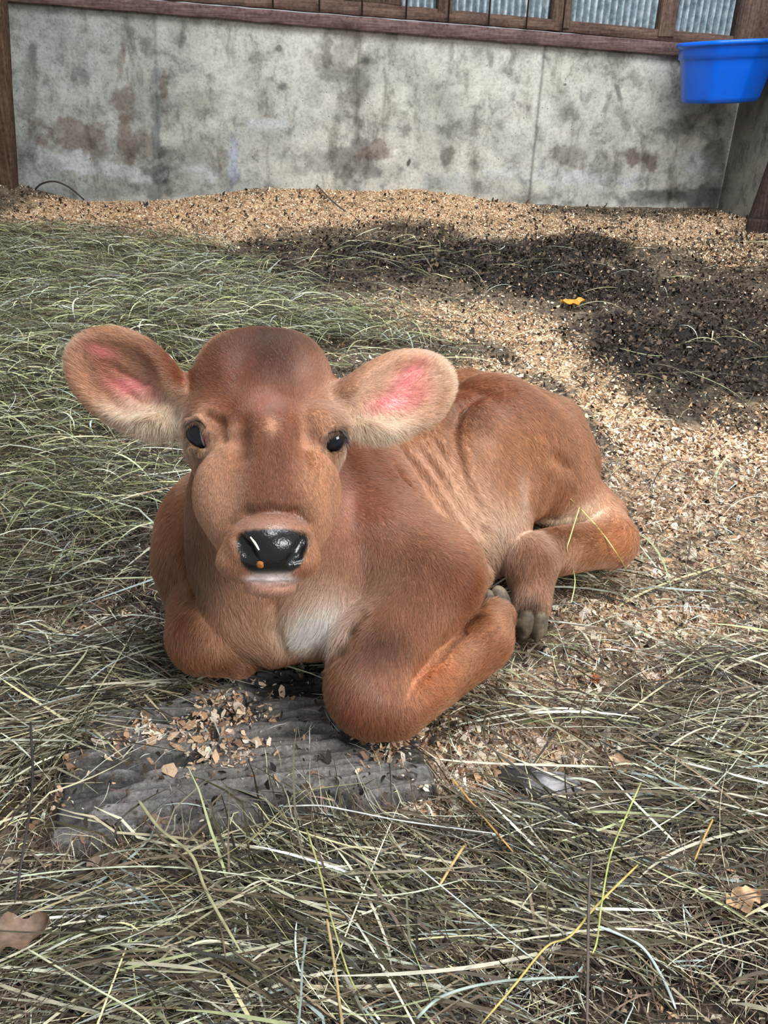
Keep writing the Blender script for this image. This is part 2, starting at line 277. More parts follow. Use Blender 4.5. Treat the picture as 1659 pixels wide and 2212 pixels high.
SHAV = [(620,450,520,46,1,-1),(250,470,280,48,1,0),(950,450,200,40,1,0),(330,500,330,26,.8,0),(1250,495,420,34,.55,4),(1600,520,160,60,.7,8),(1200,760,190,60,.75,28),(1350,900,140,60,.85,35),(1500,1050,230,150,.85,0),(1420,1330,220,120,1,0),(1130,1560,200,110,.9,-20),(960,1640,160,70,.8,0),(1330,1640,110,60,.7,0),(930,690,160,40,.5,10),(1100,860,120,60,.6,40),(430,1590,150,70,1,-10),(500,1640,100,60,.9,0),(1620,1000,160,120,.5),(1450,1850,60,50,.4),(1600,1230,120,100,.6),(1000,1740,120,50,.6),(170,1330,160,60,.25)]
HAY = [(150,620,300,160,1,10),(330,640,330,110,1,10),(100,850,320,200,1,0),(620,690,260,60,.9,8),(900,760,150,40,.6,10),(120,1050,260,160,.6,0),(60,1250,160,140,.45,0),(200,1480,330,80,.95,3),(450,1480,260,46,.9,-4),(60,1650,130,150,.9,0),(800,1960,900,150,1,0),(500,2120,560,170,.95,0),(1560,1640,160,260,.95,20),(1250,1560,330,40,.7,6),(1100,2080,300,140,.6,0),(1300,1780,340,70,.75,-6),(1300,1270,320,30,.55,8),(850,1830,420,50,.8),(1180,1430,60,70,.6,60),(150,760,240,60,1),(1560,860,160,20,.35,10),(1450,1990,200,90,.5),(1650,2000,100,200,.4)]
def plan(p):
    px, py = pix(p); return emask(px, py, WET, seed=1), emask(px, py, SHAV, seed=2), emask(px, py, HAY, seed=3)
ny, nx = 600, 640; ys = np.exp(np.linspace(math.log(.14), math.log(5.30), ny)); us = np.linspace(-1, 1, nx); Y, U_ = np.meshgrid(ys, us, indexing='ij'); X = np.sign(U_)*np.abs(U_)**1.15*(.80+.46*Y)*1.15-.04
X = np.clip(X, -2.3, 2.1); Z = gh(X, Y); GP = np.stack([X.ravel(), Y.ravel(), Z.ravel()], 1)
wet_g, sh_g, hay_g = plan(GP)
gc = lin(112,98,82)[None]*(.6+.8*fbm(GP[:, 0]*9, GP[:, 1]*9, 61, 4))[:, None]
gc = gc*(1-hay_g[:, None]*.75)+lin(72,66,46)*hay_g[:, None]*.75
gc = gc*(1-sh_g[:, None])+lin(228,194,154)*(.82+.45*fbm(GP[:, 0]*25, GP[:, 1]*25, 62, 3))[:, None]*sh_g[:, None]
wm = np.clip(wet_g*1.05, 0, 1)[:, None]; gc = gc*(1-wm)+lin(38,31,26)*wm
i, j = np.meshgrid(np.arange(ny-1), np.arange(nx-1), indexing='ij'); a = (i*nx+j).ravel(); q = np.stack([a, a+1, a+nx+1, a+nx], 1)
mg = NT('bedding'); v = mg.coord(); f1 = mg.noise(v, 120, 5, .7); f2 = mg.node('ShaderNodeTexVoronoi', {'Vector': mg.coord((1, 1, 1)), 'Scale': 150.}); f3 = mg.noise(v, 28, 5, .65)
c = mg.mix(1.0, mg.attr('col'), mg.ramp(f1, [(.3, .35), (.5, .95), (.7, 1.5)]), 'MULTIPLY'); c = mg.mix(1.0, c, mg.ramp(f3, [(.35, .55), (.5, 1.0), (.65, 1.25)]), 'MULTIPLY')
hsv = mg.node('ShaderNodeSeparateColor', {'Color': f2.outputs[1]}); c = mg.mix(.55, c, mg.mix(1.0, c, mg.ramp(hsv.outputs[0], [(.1, .45), (.5, 1.), (.9, 1.6)]), 'MULTIPLY'))
mg.P(color=c, rough=.85, spec=.3, normal=mg.bump(mg.math('ADD', f1, f3), .9, .006))
floor = npmesh('floor', GP, q, mg.m, smooth=True, col=gc); tag(floor, kind='structure')
# ------------------------------------------------------------------ calf: one continuous body from a blended distance field
def axis_grid(a, b, fa, fb, fine, coarse):
    return np.concatenate([np.arange(a, fa, coarse), np.arange(fa, fb, fine), np.arange(fb, b, coarse)]).astype(np.float32)
FINE, COARSE = .0024, .0045
XS = axis_grid(-.50, .56, -.37, .10, FINE, COARSE); YS = axis_grid(.60, 1.66, .66, .98, FINE, COARSE); ZS = axis_grid(-.04, .58, .25, .55, FINE, COARSE)
BIG = 1.0
def rp(px, t): return px*t/F
class Field:
    def __init__(s, f=None): s.f = np.full((len(XS), len(YS), len(ZS)), BIG, np.float32) if f is None else f
    def _sl(s, lo, hi, m):
        r = []
        for A, l, h in ((XS, lo[0]-m, hi[0]+m), (YS, lo[1]-m, hi[1]+m), (ZS, lo[2]-m, hi[2]+m)):
            i = max(0, np.searchsorted(A, l)-1); j = min(len(A), np.searchsorted(A, h)+1); r.append(slice(i, max(j, i+1)))
        return tuple(r)
    def _pts(s, sl): return XS[sl[0]][:, None, None], YS[sl[1]][None, :, None], ZS[sl[2]][None, None, :]
    def _put(s, sl, d, k, op):
        a = s.f[sl]; d = d.astype(np.float32)
        if op == '+':
            h = np.clip(.5+.5*(a-d)/k, 0, 1); s.f[sl] = a+(d-a)*h-k*h*(1-h)
        else:
            d = -d; h = np.clip(.5-.5*(a-d)/k, 0, 1); s.f[sl] = a+(d-a)*h+k*h*(1-h)
    def cone(s, a, ra, b, rb, k=.01, op='+'):
        a = np.asarray(a, np.float32); b = np.asarray(b, np.float32); r = max(ra, rb)
        sl = s._sl(np.minimum(a, b)-r, np.maximum(a, b)+r, k+.03); X, Y, Z = s._pts(sl)
        ab = b-a; L = max(float(ab@ab), 1e-9)
        t = np.clip(((X-a[0])*ab[0]+(Y-a[1])*ab[1]+(Z-a[2])*ab[2])/L, 0, 1)
        d = np.sqrt((X-a[0]-t*ab[0])**2+(Y-a[1]-t*ab[1])**2+(Z-a[2]-t*ab[2])**2)-(ra+t*(rb-ra))
        s._put(sl, d, k, op); return s
    def path(s, pts, k=.01, op='+'):
        for (a, ra), (b, rb) in zip(pts[:-1], pts[1:]): s.cone(a, ra, b, rb, k, op)
        return s
    def ell(s, c, ax, semi, k=.01, op='+'):
        c = np.asarray(c, np.float32); ax = np.asarray(ax, np.float32); semi = np.asarray(semi, np.float32)
        r = float(semi.max()); sl = s._sl(c-r, c+r, k+.03); X, Y, Z = s._pts(sl); X = X-c[0]; Y = Y-c[1]; Z = Z-c[2]
        q = [(X*a[0]+Y*a[1]+Z*a[2]) for a in ax]
        k0 = np.sqrt(sum((q[i]/semi[i])**2 for i in range(3))); k1 = np.sqrt(sum((q[i]/semi[i]**2)**2 for i in range(3)))
        s._put(sl, k0*(k0-1)/np.maximum(k1, 1e-6), k, op); return s
    def join(s, o, k):
        h = np.clip(.5+.5*(s.f-o.f)/k, 0, 1); s.f = s.f+(o.f-s.f)*h-k*h*(1-h); return s
def surface(f):
    ins = f < 0; nx, ny, nz = f.shape
    c = ins[:-1, :-1, :-1].astype(np.int8)
    for dx in (0, 1):
        for dy in (0, 1):
            for dz in (0, 1):
                if dx+dy+dz: c = c+ins[dx:nx-1+dx, dy:ny-1+dy, dz:nz-1+dz]
    act = (c > 0) & (c < 8); idx = np.full(act.shape, -1, np.int64); I, J, K = np.nonzero(act); idx[I, J, K] = np.arange(len(I))
    S = np.zeros((len(I), 3)); N = np.zeros(len(I)); A = (XS, YS, ZS)
    cor = [(a, b, d) for a in (0, 1) for b in (0, 1) for d in (0, 1)]
    for u in cor:
        for ax in range(3):
            if u[ax] == 0:
                v = list(u); v[ax] = 1
                fu = f[I+u[0], J+u[1], K+u[2]]; fv = f[I+v[0], J+v[1], K+v[2]]; m = (fu < 0) != (fv < 0)
                t = np.where(m, fu/np.where(m, fu-fv, 1), 0)
                p = np.stack([XS[I+u[0]], YS[J+u[1]], ZS[K+u[2]]], 1).astype(float)
                q = [XS[I+v[0]], YS[J+v[1]], ZS[K+v[2]]][ax]; p[:, ax] += t*(q-p[:, ax])
                S[m] += p[m]; N[m] += 1
    V = S/N[:, None]; Fs = []
    for ax in range(3):
        o = [0, 1, 2]; o.remove(ax); b, d = o
        sl0 = [slice(None)]*3; sl1 = [slice(None)]*3; sl0[ax] = slice(0, -1); sl1[ax] = slice(1, None)
        m = ins[tuple(sl0)] != ins[tuple(sl1)]
        q = np.array(np.nonzero(m)); ok = (q[b] > 0) & (q[d] > 0) & (q[b] < f.shape[b]-1) & (q[d] < f.shape[d]-1); q = q[:, ok]
        inside0 = ins[q[0], q[1], q[2]]
        def g(db, dd):
            r = q.copy(); r[b] -= db; r[d] -= dd; return idx[r[0], r[1], r[2]]
        quad = np.stack([g(1, 1), g(0, 1), g(0, 0), g(1, 0)], 1)
        flip = inside0 if ax != 1 else ~inside0
        quad[~flip] = quad[~flip][:, ::-1]; Fs.append(quad)
    return V, np.concatenate(Fs)
NT_, BK = -CF, CF                                   # towards / away from the viewer, used only as a body axis
def prim_axes(deg, tilt=0):                         # right-handed axes: long axis at deg below image right
    c, s = math.cos(math.radians(deg)), math.sin(math.radians(deg)); a = c*CR-s*CU; b = s*CR+c*CU; n = -CF
    return a, b, n
def field_t(f, x, y, t0=.70, t1=2.0):
    t = np.arange(t0, t1, .0015); p = CC[None]+t[:, None]*ray(x, y)[None]
    i = np.clip(np.searchsorted(XS, p[:, 0]), 0, len(XS)-1); j = np.clip(np.searchsorted(YS, p[:, 1]), 0, len(YS)-1); k = np.clip(np.searchsorted(ZS, p[:, 2]), 0, len(ZS)-1)
    v = f[i, j, k] < 0; return float(t[np.argmax(v)]) if v.any() else None
def groove(Fd, pts, k=.014):
    """crease along the skin: points (x, y, depth r)"""
    q = []
    for x, y, r in pts:
        t = field_t(Fd.f, x, y)
        if t is not None: q.append((P(x, y, t-.35*r), r))
    if len(q) > 1: Fd.path(q, k, '-')
# ---- trunk
T = Field()
T.cone(P(570,1165,1.25), .130, P(1010,1010,1.42), .125, .03)
T.ell(P(468,1190,1.23), prim_axes(70), (.100,.078,.088), .05)          # shoulder on the left
T.cone(P(436,1220,1.20), .058, P(455,1350,1.19), .050, .03)
T.ell(P(790,1130,1.23), prim_axes(50), (.110,.085,.09), .05)            # shoulder on the right
T.cone(P(1000,930,1.52), .095, P(1130,950,1.58), .09, .04)               # loin and croup
T.cone(P(1010,860,1.50), .045, P(1190,900,1.60), .035, .03)              # spine ridge
T.cone(P(960,1090,1.34), .10, P(1035,1120,1.35), .082, .04)              # belly
T.cone(P(990,1150,1.31), .055, P(1050,1190,1.32), .040, .03)
N_ = Field()                                                            # neck, dewlap and brisket
N_.cone(P(585,1060,1.21), .098, P(620,1220,1.185), .122, .05)
N_.cone(P(568,930,1.08), .080, P(575,1160,1.14), .100, .04)
N_.cone(P(515,1100,1.10), .060, P(525,1290,1.12), .054, .03)
N_.cone(P(590,1290,1.14), .070, P(690,1315,1.14), .062, .04)
N_.cone(P(530,1330,1.13), .046, P(580,1375,1.13), .034, .03)
T.join(N_, .022)
# folds on the flank
for g in ([(875,985,.004),(930,1060,.009),(1000,1160,.006)],[(845,1000,.004),(900,1080,.009),(965,1170,.005)],[(905,965,.004),(965,1050,.008),(1025,1150,.005)],[(940,950,.004),(1000,1060,.008),(1045,1150,.005)],[(860,960,.004),(915,1030,.007),(980,1120,.005)]): groove(T, g, .008)
T.path([(P(395,1120,1.125),.004),(P(405,1200,1.12),.010),(P(440,1265,1.11),.008),(P(480,1290,1.10),.003)], .02, '-')
# ---- thigh
Q = Field()
Q.ell(P(1088,955,1.445), prim_axes(52), (.122,.098,.11), .02)
Q.ell(P(1165,985,1.50), prim_axes(50), (.105,.088,.10), .04)
Q.cone(P(1115,1010,1.42), .088, P(1190,1060,1.45), .062, .03)
Q.cone(P(1180,940,1.54), .072, P(1222,1000,1.54), .058, .03)
Q.cone(P(1050,1010,1.38), .060, P(1110,1080,1.37), .046, .03)
Q.cone(P(1190,1040,1.46), .062, P(1300,1115,1.47), .040, .02)            # gaskin down to hock
T.join(Q, .007)
groove(T, [(1100,838,.003),(1040,846,.006),(995,876,.009),(980,920,.011),(988,985,.010),(1012,1050,.007),(1045,1110,.004)], .010)
groove(T, [(1195,950,.004),(1200,985,.006),(1230,1010,.004)], .02)
groove(T, [(1150,1128,.004),(1190,1128,.006),(1240,1120,.005),(1290,1120,.002)], .010)
Q = Field()                                                             # hock, cannon, pastern
Q.cone(P(1295,1120,1.46), .038, P(1318,1165,1.43), .042, .02)
Q.cone(P(1318,1172,1.43), .038, P(1150,1200,1.32), .036, .02)
Q.ell(P(1140,1212,1.30), prim_axes(60), (.044,.040,.038), .015)
Q.cone(P(1150,1220,1.30), .034, P(1150,1305,1.27), .026, .015)
T.join(Q, .005)
# ---- fore legs
Q = Field()
Q.cone(P(830,1180,1.18), .080, P(945,1232,1.18), .062, .03)
Q.cone(P(920,1265,1.14), .066, P(820,1400,1.09), .055, .04)
Q.cone(P(820,1400,1.09), .056, P(800,1480,1.07), .051, .02)
Q.ell(P(806,1500,1.06), prim_axes(60), (.055,.052,.05), .02)
Q.cone(P(950,1220,1.19), .055, P(1030,1243,1.22), .020, .02)
Q.cone(P(915,1310,1.12), .045, P(960,1290,1.15), .035, .02)
T.join(Q, .020)
Q = Field()
Q.cone(P(850,1520,1.06), .043, P(1000,1425,1.13), .034, .01)
Q.ell(P(1035,1392,1.15), prim_axes(-50), (.047,.037,.036), .015)
Q.cone(P(1045,1385,1.15), .034, P(1070,1335,1.19), .026, .015)
T.join(Q, .005)
Q = Field()
Q.cone(P(442,1310,1.16), .046, P(445,1370,1.12), .046, .02)
Q.cone(P(445,1378,1.12), .044, P(510,1408,1.13), .033, .02)
T.join(Q, .008)
# ---- head
Hd = Field()
Hd.ell(P(569,862,1.02), (CR, CU, CF), (rp(157,1.0), rp(144,1.0), .088), .02)
Hd.cone(P(510,795,1.0), rp(66,1.0), P(625,795,1.0), rp(66,1.0), .03)    # poll
Hd.cone(P(572,940,.99), rp(128,.97), P(583,1090,.94), rp(88,.93), .02)
Hd.cone(P(575,960,.935), rp(84,.935), P(585,1110,.892), rp(66,.875), .03)  # bridge of the nose
Hd.ell(P(452,915,.965), (CR, CU, CF), (rp(48,.95), rp(48,.95), .036), .03) # brows
Hd.ell(P(698,925,.965), (CR, CU, CF), (rp(46,.95), rp(48,.95), .036), .03)
Hd.path([(P(474,1000,.985),rp(56,.98)),(P(490,1090,.94),rp(52,.94)),(P(530,1180,.90),rp(48,.9))], .03)   # cheeks
Hd.path([(P(675,1000,.985),rp(54,.98)),(P(665,1090,.94),rp(46,.94)),(P(640,1180,.90),rp(42,.9))], .03)
Hd.ell(P(584,1178,.858), (CR, CU, CF), (rp(94,.86), rp(70,.86), .047), .005) # muzzle
Hd.ell(P(584,1195,.862), (CR, CU, CF), (rp(96,.86), rp(52,.86), .042), .012)
Hd.ell(P(518,1220,.862), prim_axes(20), (rp(48,.86), rp(34,.86), .032), .012)
Hd.ell(P(642,1220,.862), prim_axes(-20), (rp(44,.86), rp(32,.86), .032), .012)
Hd.cone(P(560,1100,1.0), rp(90,1.0), P(580,1245,.91), rp(44,.9), .02)   # jaw
Hd.path([(P(522,1240,.853),.005),(P(550,1245,.8455),.0065),(P(583,1247,.843),.007),(P(616,1245,.8455),.0065),(P(646,1239,.853),.005)], .006)
Hd.ell(P(583,1260,.872), (CR, CU, CF), (rp(58,.86), rp(27,.86), .029), .003) # lower lip
# cuts: mouth line, nostrils, eye sockets
Hd.path([(P(518,1250,.850),.0022),(P(550,1259,.840),.0020),(P(583,1262,.838),.0020),(P(615,1260,.840),.0020),(P(648,1249,.852),.0022)], .003, '-')
for sx, a, m, b in ((1,(514,1162),(530,1190),(548,1208)), (-1,(657,1164),(645,1190),(628,1208))):
    Hd.path([(P(q[0],q[1],field_t(Hd.f,q[0],q[1])+.0015),r_) for q, r_ in ((a,.0055),(m,.0080),(b,.0042))], .004, '-')
Hd.ell(P(428,940,.928), prim_axes(72), (.0160,.0120,.013), .005, '-')
Hd.ell(P(718,950,.932), prim_axes(115), (.0120,.0100,.012), .005, '-')
Hd.cone(P(500,1040,.93), rp(58,.93), P(530,1120,.915), rp(58,.9), .03); Hd.cone(P(660,1040,.93), rp(58,.93), P(640,1120,.915), rp(52,.9), .03)
# lids
Hd.path([(P(402,936,.936),.0030),(P(411,911,.931),.0040),(P(430,906,.929),.0042),(P(449,936,.926),.0040),(P(455,970,.930),.0034)], .004)
Hd.path([(P(404,944,.936),.0030),(P(414,970,.932),.0036),(P(436,979,.929),.0036),(P(455,973,.930),.0034)], .004)
Hd.path([(P(694,978,.933),.0026),(P(702,944,.930),.0034),(P(722,926,.933),.0036),(P(748,926,.942),.0028)], .003)
Hd.path([(P(698,980,.933),.0028),(P(718,985,.935),.0030),(P(737,979,.941),.0028)], .003)
groove(Hd, [(448,898,.003),(475,915,.004),(480,950,.003)], .010); groove(Hd, [(516,915,.003),(514,950,.003),(520,985,.002)], .022); groove(Hd, [(660,915,.003),(662,950,.003),(664,985,.002)], .022)
groove(Hd, [(500,1132,.002),(530,1108,.003),(585,1102,.003),(640,1108,.003),(672,1132,.002)], .010)
# ears
def ear(c, ang, L, W, t, root, sgn):
    a, b, n = prim_axes(ang); E = Field()
    n2 = n*.93+sgn*CR*.32; n2 /= np.linalg.norm(n2); a2 = a-n2*(a@n2); a2 /= np.linalg.norm(a2); b2 = np.cross(n2, a2)
    C = P(c[0], c[1], t)
    E.ell(C, (a2, b2, n2), (L, W, .019), .01)
    E.cone(C-sgn*a2*L*.45, W*.66, P(root[0], root[1], t+.008), .030, .02)
    E.ell(C+n2*.0185, (a2, b2, n2), (L*.88, W*.80, .0205), .006, '-')
    E.cone(C+n2*.020, W*.48, P(root[0]+sgn*30, root[1]+6, t-.028), .014, .012, '-')
    for off, l0, l1 in ((.34, -.30, .55), (-.10, -.42, .50), (-.45, -.35, .30)):
        E.cone(C+b2*W*off+a2*sgn*L*l0-n2*.006, .0042, C+b2*W*(off*.6+.05)+a2*sgn*L*l1-n2*.003, .003, .012)
    return E
EL = ear((264,815), 24, .083, .053, 1.0, (405,872), -1)
ER = ear((866,850), -20, .071, .048, 1.0, (728,878), 1)
Hd.join(EL, .014); Hd.join(ER, .014)
groove(T, [(1000,1372,.003),(950,1415,.005),(900,1465,.005),(882,1500,.003)], .010)
groove(T, [(790,1330,.003),(762,1360,.007),(740,1400,.006),(722,1430,.003)], .010)
groove(T, [(598,1300,.003),(600,1360,.005),(620,1400,.003)], .016)
T.join(Hd, .014)
Vb, Fb = surface(T.f)
del Hd, EL, ER, Q
print('calf verts', len(Vb))
# ------------------------------------------------------------------ coat colours with some shade painted in, hair length and wetness per point
def lin_(*c): return np.array([((v/255+.055)/1.055)**2.4 if v > 10 else v/3294 for v in c])
tri = np.concatenate([Fb[:, [0, 1, 2]], Fb[:, [0, 2, 3]]])
fn = np.cross(Vb[tri[:, 1]]-Vb[tri[:, 0]], Vb[tri[:, 2]]-Vb[tri[:, 0]]); Nb = np.zeros_like(Vb)
for i in range(3): np.add.at(Nb, tri[:, i], fn)
Nb /= np.maximum(np.linalg.norm(Nb, axis=1), 1e-12)[:, None]
BASE = lin(178,132,99); RED = lin(136,72,40); DARK = lin(80,38,20); TAN = lin(212,170,138); CREAM = lin(240,222,200); PINK = lin(236,160,160); BLACK = lin(36,34,38); GREY = lin(150,112,92)
n3 = fbm(Vb[:,0]*18+Vb[:,2]*9, Vb[:,1]*18-Vb[:,2]*11, 3)
cb = BASE[None]*(0.74+.50*n3[:, None])
_px = 829.5+F*((Vb-CC)@CR)/((Vb-CC)@CF); _py = 1106-F*((Vb-CC)@CU)/((Vb-CC)@CF); _dep = (Vb-CC)@CF
_zb = np.full((280, 210), 9.0); np.minimum.at(_zb, (np.clip(_py/8, 0, 279).astype(int), np.clip(_px/8, 0, 209).astype(int)), _dep)
def surf_t(x, y):
    t = field_t(T.f, x, y); return 1.2 if t is None else t
def blob(V, x, y, t, r, sq=1.0, ang=0):
    q = field_t(T.f, x, y)
    if q is not None: t = q
    """soft spot of radius r metres round the point; sq stretches it along ang"""
    d = V-P(x, y, t)
    if sq != 1.0:
        a, b, n = prim_axes(ang); u = d@a; d = d-np.outer(u*(1-1/sq), a)
    return np.exp(-(np.linalg.norm(d, axis=1)/r)**2)
def paint(x, y, t, r, c, s=1.0, sq=1.0, ang=0):
    global cb
    m = (np.clip(blob(Vb, x, y, t, r, sq, ang)*1.25, 0, 1)*s)[:, None]; cb = cb*(1-m)+np.asarray(c)[None]*m
head_t = (Vb-CC)@CF
# head
paint(570,830,.95,.085,RED,.95); paint(575,1000,.91,.050,RED,.8,1.8,90); paint(590,750,.99,.036,DARK,.9,1.5,80); paint(650,740,1.0,.04,DARK,.6); paint(500,735,1.0,.03,DARK,.6)
paint(585,985,.90,.026,DARK,.35,1.6,90); paint(445,820,.98,.04,RED,.7); paint(700,830,.98,.04,RED,.7)
paint(448,975,.93,.020,TAN,.85,1.6,20); paint(425,900,.95,.014,TAN,.5); paint(450,1060,.97,.026,TAN,.55,2,85); paint(700,975,.93,.018,TAN,.85); paint(695,905,.95,.018,TAN,.6); paint(690,1050,.96,.024,TAN,.55,2,95)
paint(586,918,.90,.006,TAN,.7,1.8,90); paint(535,1110,.87,.022,DARK,.35); paint(640,1110,.87,.022,DARK,.35); paint(585,1090,.87,.020,DARK,.3)  # dark spots paint shade beside the lower bridge and above the muzzle
# neck, chest, shoulder
paint(450,1120,1.05,.05,TAN,.45,2.5,80); paint(430,1235,1.12,.040,DARK,.85,1.6,70); paint(365,1180,1.22,.05,RED,.35,2,80); paint(510,1290,1.06,.05,TAN,.75,1.5,80); paint(600,1280,1.07,.05,TAN,.7)  # the dark spot paints shade into the neck fold
paint(680,1340,1.07,.040,CREAM,1.0,1.5,-25); paint(690,1340,1.07,.024,lin(250,246,240),1.0,1.6,-25); paint(500,1360,1.08,.035,TAN,.8); paint(350,1280,1.20,.04,GREY,.6)
paint(400,1370,1.10,.035,RED,.6); paint(500,1440,1.12,.022,DARK,.45,2,0); paint(450,1340,1.1,.02,TAN,.4)
# body
paint(780,1000,1.25,.09,RED,.55); paint(900,1120,1.22,.08,GREY,.25); paint(740,1060,1.2,.05,RED,.5); paint(1060,1170,1.28,.060,CREAM,.75,1.7,50); paint(985,1090,1.27,.055,TAN,.7,2,50); paint(1110,1165,1.33,.045,CREAM,.8); paint(1010,1120,1.28,.04,CREAM,.35,2,50); paint(770,1120,1.15,.06,lin(196,150,132),.55,1.6,40); paint(830,1000,1.2,.05,RED,.5); paint(1000,1270,1.15,.03,RED,.5); paint(890,1010,1.25,.05,TAN,.25)
paint(1050,860,1.42,.06,RED,.55,1.6,25); paint(1010,900,1.38,.035,DARK,.45,1.8,110); paint(1120,850,1.5,.05,RED,.3,2,25); paint(1150,990,1.40,.07,lin(186,136,98),.7); paint(1080,1020,1.36,.04,BASE,.6)
paint(1260,1110,1.42,.022,CREAM,1.0,3.5,-22); paint(1200,1127,1.42,.014,CREAM,.9,3,-15); paint(1320,1090,1.44,.035,TAN,.7); paint(1345,1170,1.42,.035,lin(200,140,100),.6); paint(1230,1165,1.37,.030,DARK,.45,2,-15); paint(1140,1215,1.28,.050,lin(150,100,72),.9); paint(1240,1200,1.36,.02,TAN,.5,2,-15); paint(1150,1315,1.26,.020,DARK,.8)
# fore leg
paint(860,1350,1.07,.06,lin(156,100,72),.6); paint(820,1420,1.03,.030,DARK,.95,1.4,-60); paint(900,1250,1.1,.035,DARK,.30,2,-30); paint(960,1380,1.10,.03,TAN,.5,2,-50); paint(1000,1260,1.16,.05,RED,.5)
paint(810,1520,1.02,.060,lin(164,112,86),.85); paint(880,1480,1.03,.02,TAN,.6); paint(760,1540,1.03,.012,lin(170,100,80),.6); paint(1060,1420,1.13,.035,lin(160,104,74),.7); paint(950,1470,1.08,.03,lin(196,128,84),.6,2,-35); paint(1020,1340,1.15,.014,DARK,.8)
# ears; the right one painted lighter, as lit from that side
def earpaint(x, y, r, c, s, sq, ang): paint(x, y, 1.0, r, c, s, sq, ang)
for x, y, r, sq, ang, c, s in ((264,815,.070,1.3,24,TAN,.85),(864,850,.062,1.4,-20,lin(228,194,164),.95),(340,905,.034,1.6,24,CREAM,.85),(385,890,.02,1.4,60,CREAM,.7),(800,915,.034,1.6,-20,CREAM,.85),(150,750,.016,2,115,CREAM,.5),(250,890,.012,3,35,CREAM,.5),(225,762,.008,3.4,10,PINK,.85),(278,830,.010,3.2,14,PINK,.95),(250,795,.012,2.6,15,lin(186,124,104),.6),(882,815,.013,2.2,-30,PINK,.9),(850,866,.011,3.2,-10,PINK,.95),(905,845,.010,2,-40,lin(220,150,140),.6),(380,800,.020,1.8,30,RED,.8),(350,760,.014,2,30,RED,.7),(760,800,.014,2,-20,RED,.7),(955,800,.02,1.5,60,CREAM,.5),(150,760,.02,1.6,110,TAN,.7)): earpaint(x,y,r,c,s,sq,ang)
# eyes rims, nose, lips
for x, y, t, r, sq, ang in ((428,942,.934,.0165,1.35,72),(720,951,.936,.0130,1.3,115)): paint(x,y,t,r,BLACK,1.0,sq,ang)
nose = np.zeros(len(Vb))
d = Vb-P(585,1193,.82); v = d@CU/rp(49,.83); u = d@CR/rp(72,.83)/(1+.19*np.clip(v, -1.2, 1.2)); fr = sstep(.905, .880, head_t)
nose = sstep(1.10, .92, (np.abs(u)**3.4+np.abs(v)**3.4)**(1/3.4)+.10*(fbm(Vb[:,0]*260, Vb[:,2]*260, 9)-.5))*fr
d2 = Vb-P(584,1130,.84); pad = sstep(1.1, .8, np.sqrt((d2@CR/rp(74,.84))**2+(d2@CU/rp(26,.84))**2))*fr
cb = cb*(1-.75*pad[:, None])+lin(160,128,118)*.75*pad[:, None]
lipz = np.clip(1.5*np.exp(-((Vb-P(585,1248,.84))@CR/rp(54,.85))**4)*np.exp(-((Vb-P(585,1248,.84))@CU/rp(10,.85))**2), 0, 1)*fr
chin = np.exp(-((Vb-P(585,1272,.85))@CR/rp(56,.85))**4)*np.exp(-((Vb-P(585,1272,.85))@CU/rp(17,.85))**2)*fr
for x in (505, 655): paint(x,1228,.84,.014,lin(176,126,100),.8,1.3,0)
cb = cb*(1-.95*chin[:, None])+lin(232,190,172)*.95*chin[:, None]
cb = cb*(1-nose[:, None])+BLACK*nose[:, None]*(.7+.9*fbm(Vb[:,0]*90, Vb[:,2]*90, 5)[:, None])
cb = cb*(1-lipz[:, None])+lin(255,240,238)*lipz[:, None]
for pts in (((402,936),(406,924),(412,915),(422,911),(432,912),(442,922),(449,936),(453,952),(455,968),(446,977),(436,979),(424,975),(414,970),(407,957)),((698,974),(701,958),(704,944),(712,934),(722,928),(734,928),(744,930),(708,979),(718,981),(730,976),(737,970))):
    for x, y in pts: paint(x, y, .93, .0026, BLACK, .7)
lw = np.clip(cb.mean(1)/.42, 0, 1)[:, None]; cb = cb**1.24*(np.array([.98,.97,.80])*(1-lw)+np.array([1.04,.99,.97])*lw)
eyem = np.maximum(blob(Vb,428,944,.934,.016,1.2,72), blob(Vb,720,953,.936,.013,1.2,115))
skin = np.clip(np.maximum.reduce([nose, .85*pad, lipz, chin*.7, sstep(.45, .7, eyem)]), 0, 1)        # bare skin, no hair
skin = np.maximum(skin, .8*np.maximum.reduce([blob(Vb,235,760,1.0,.009,2.4,10), blob(Vb,275,830,1.0,.011,2.4,14), blob(Vb,880,820,1.0,.015,2,-30), blob(Vb,850,868,1.0,.013,2.6,-12)]))
# licked, wet patches of coat (they shine)
wetn = .55+.9*fbm(Vb[:,0]*60, Vb[:,2]*60, 44, 3)
wet = wetn*(1-.9*np.clip(1.3*blob(Vb,590,750,.99,.026,1.4,80), 0, 1))*np.maximum.reduce([1.1*blob(Vb,582,870,.93,.026,1.4,90), blob(Vb,505,805,.97,.017,2.6,75), .9*blob(Vb,648,800,.97,.013,2.8,110), blob(Vb,512,935,.92,.008,3,92), blob(Vb,655,935,.92,.008,3,88), .5*blob(Vb,520,1040,.9,.012,3,95), .4*blob(Vb,650,1040,.9,.010,3,85), .5*blob(Vb,790,1130,1.15,.05), .6*blob(Vb,1040,880,1.4,.03,2,0), 1.2*blob(Vb,1055,975,1.37,.020,1.8,100), 1.1*blob(Vb,1130,1060,1.37,.018,2.0,110), .6*blob(Vb,800,1490,1.02,.03), .5*blob(Vb,900,1010,1.25,.03)])
hl = np.full(len(Vb), .0105)                                                        # hair length, metres
hd = sstep(.30, .12, np.linalg.norm(Vb-P(580,1000,.95), axis=1)); hl = hl*(1-hd)+.0050*hd
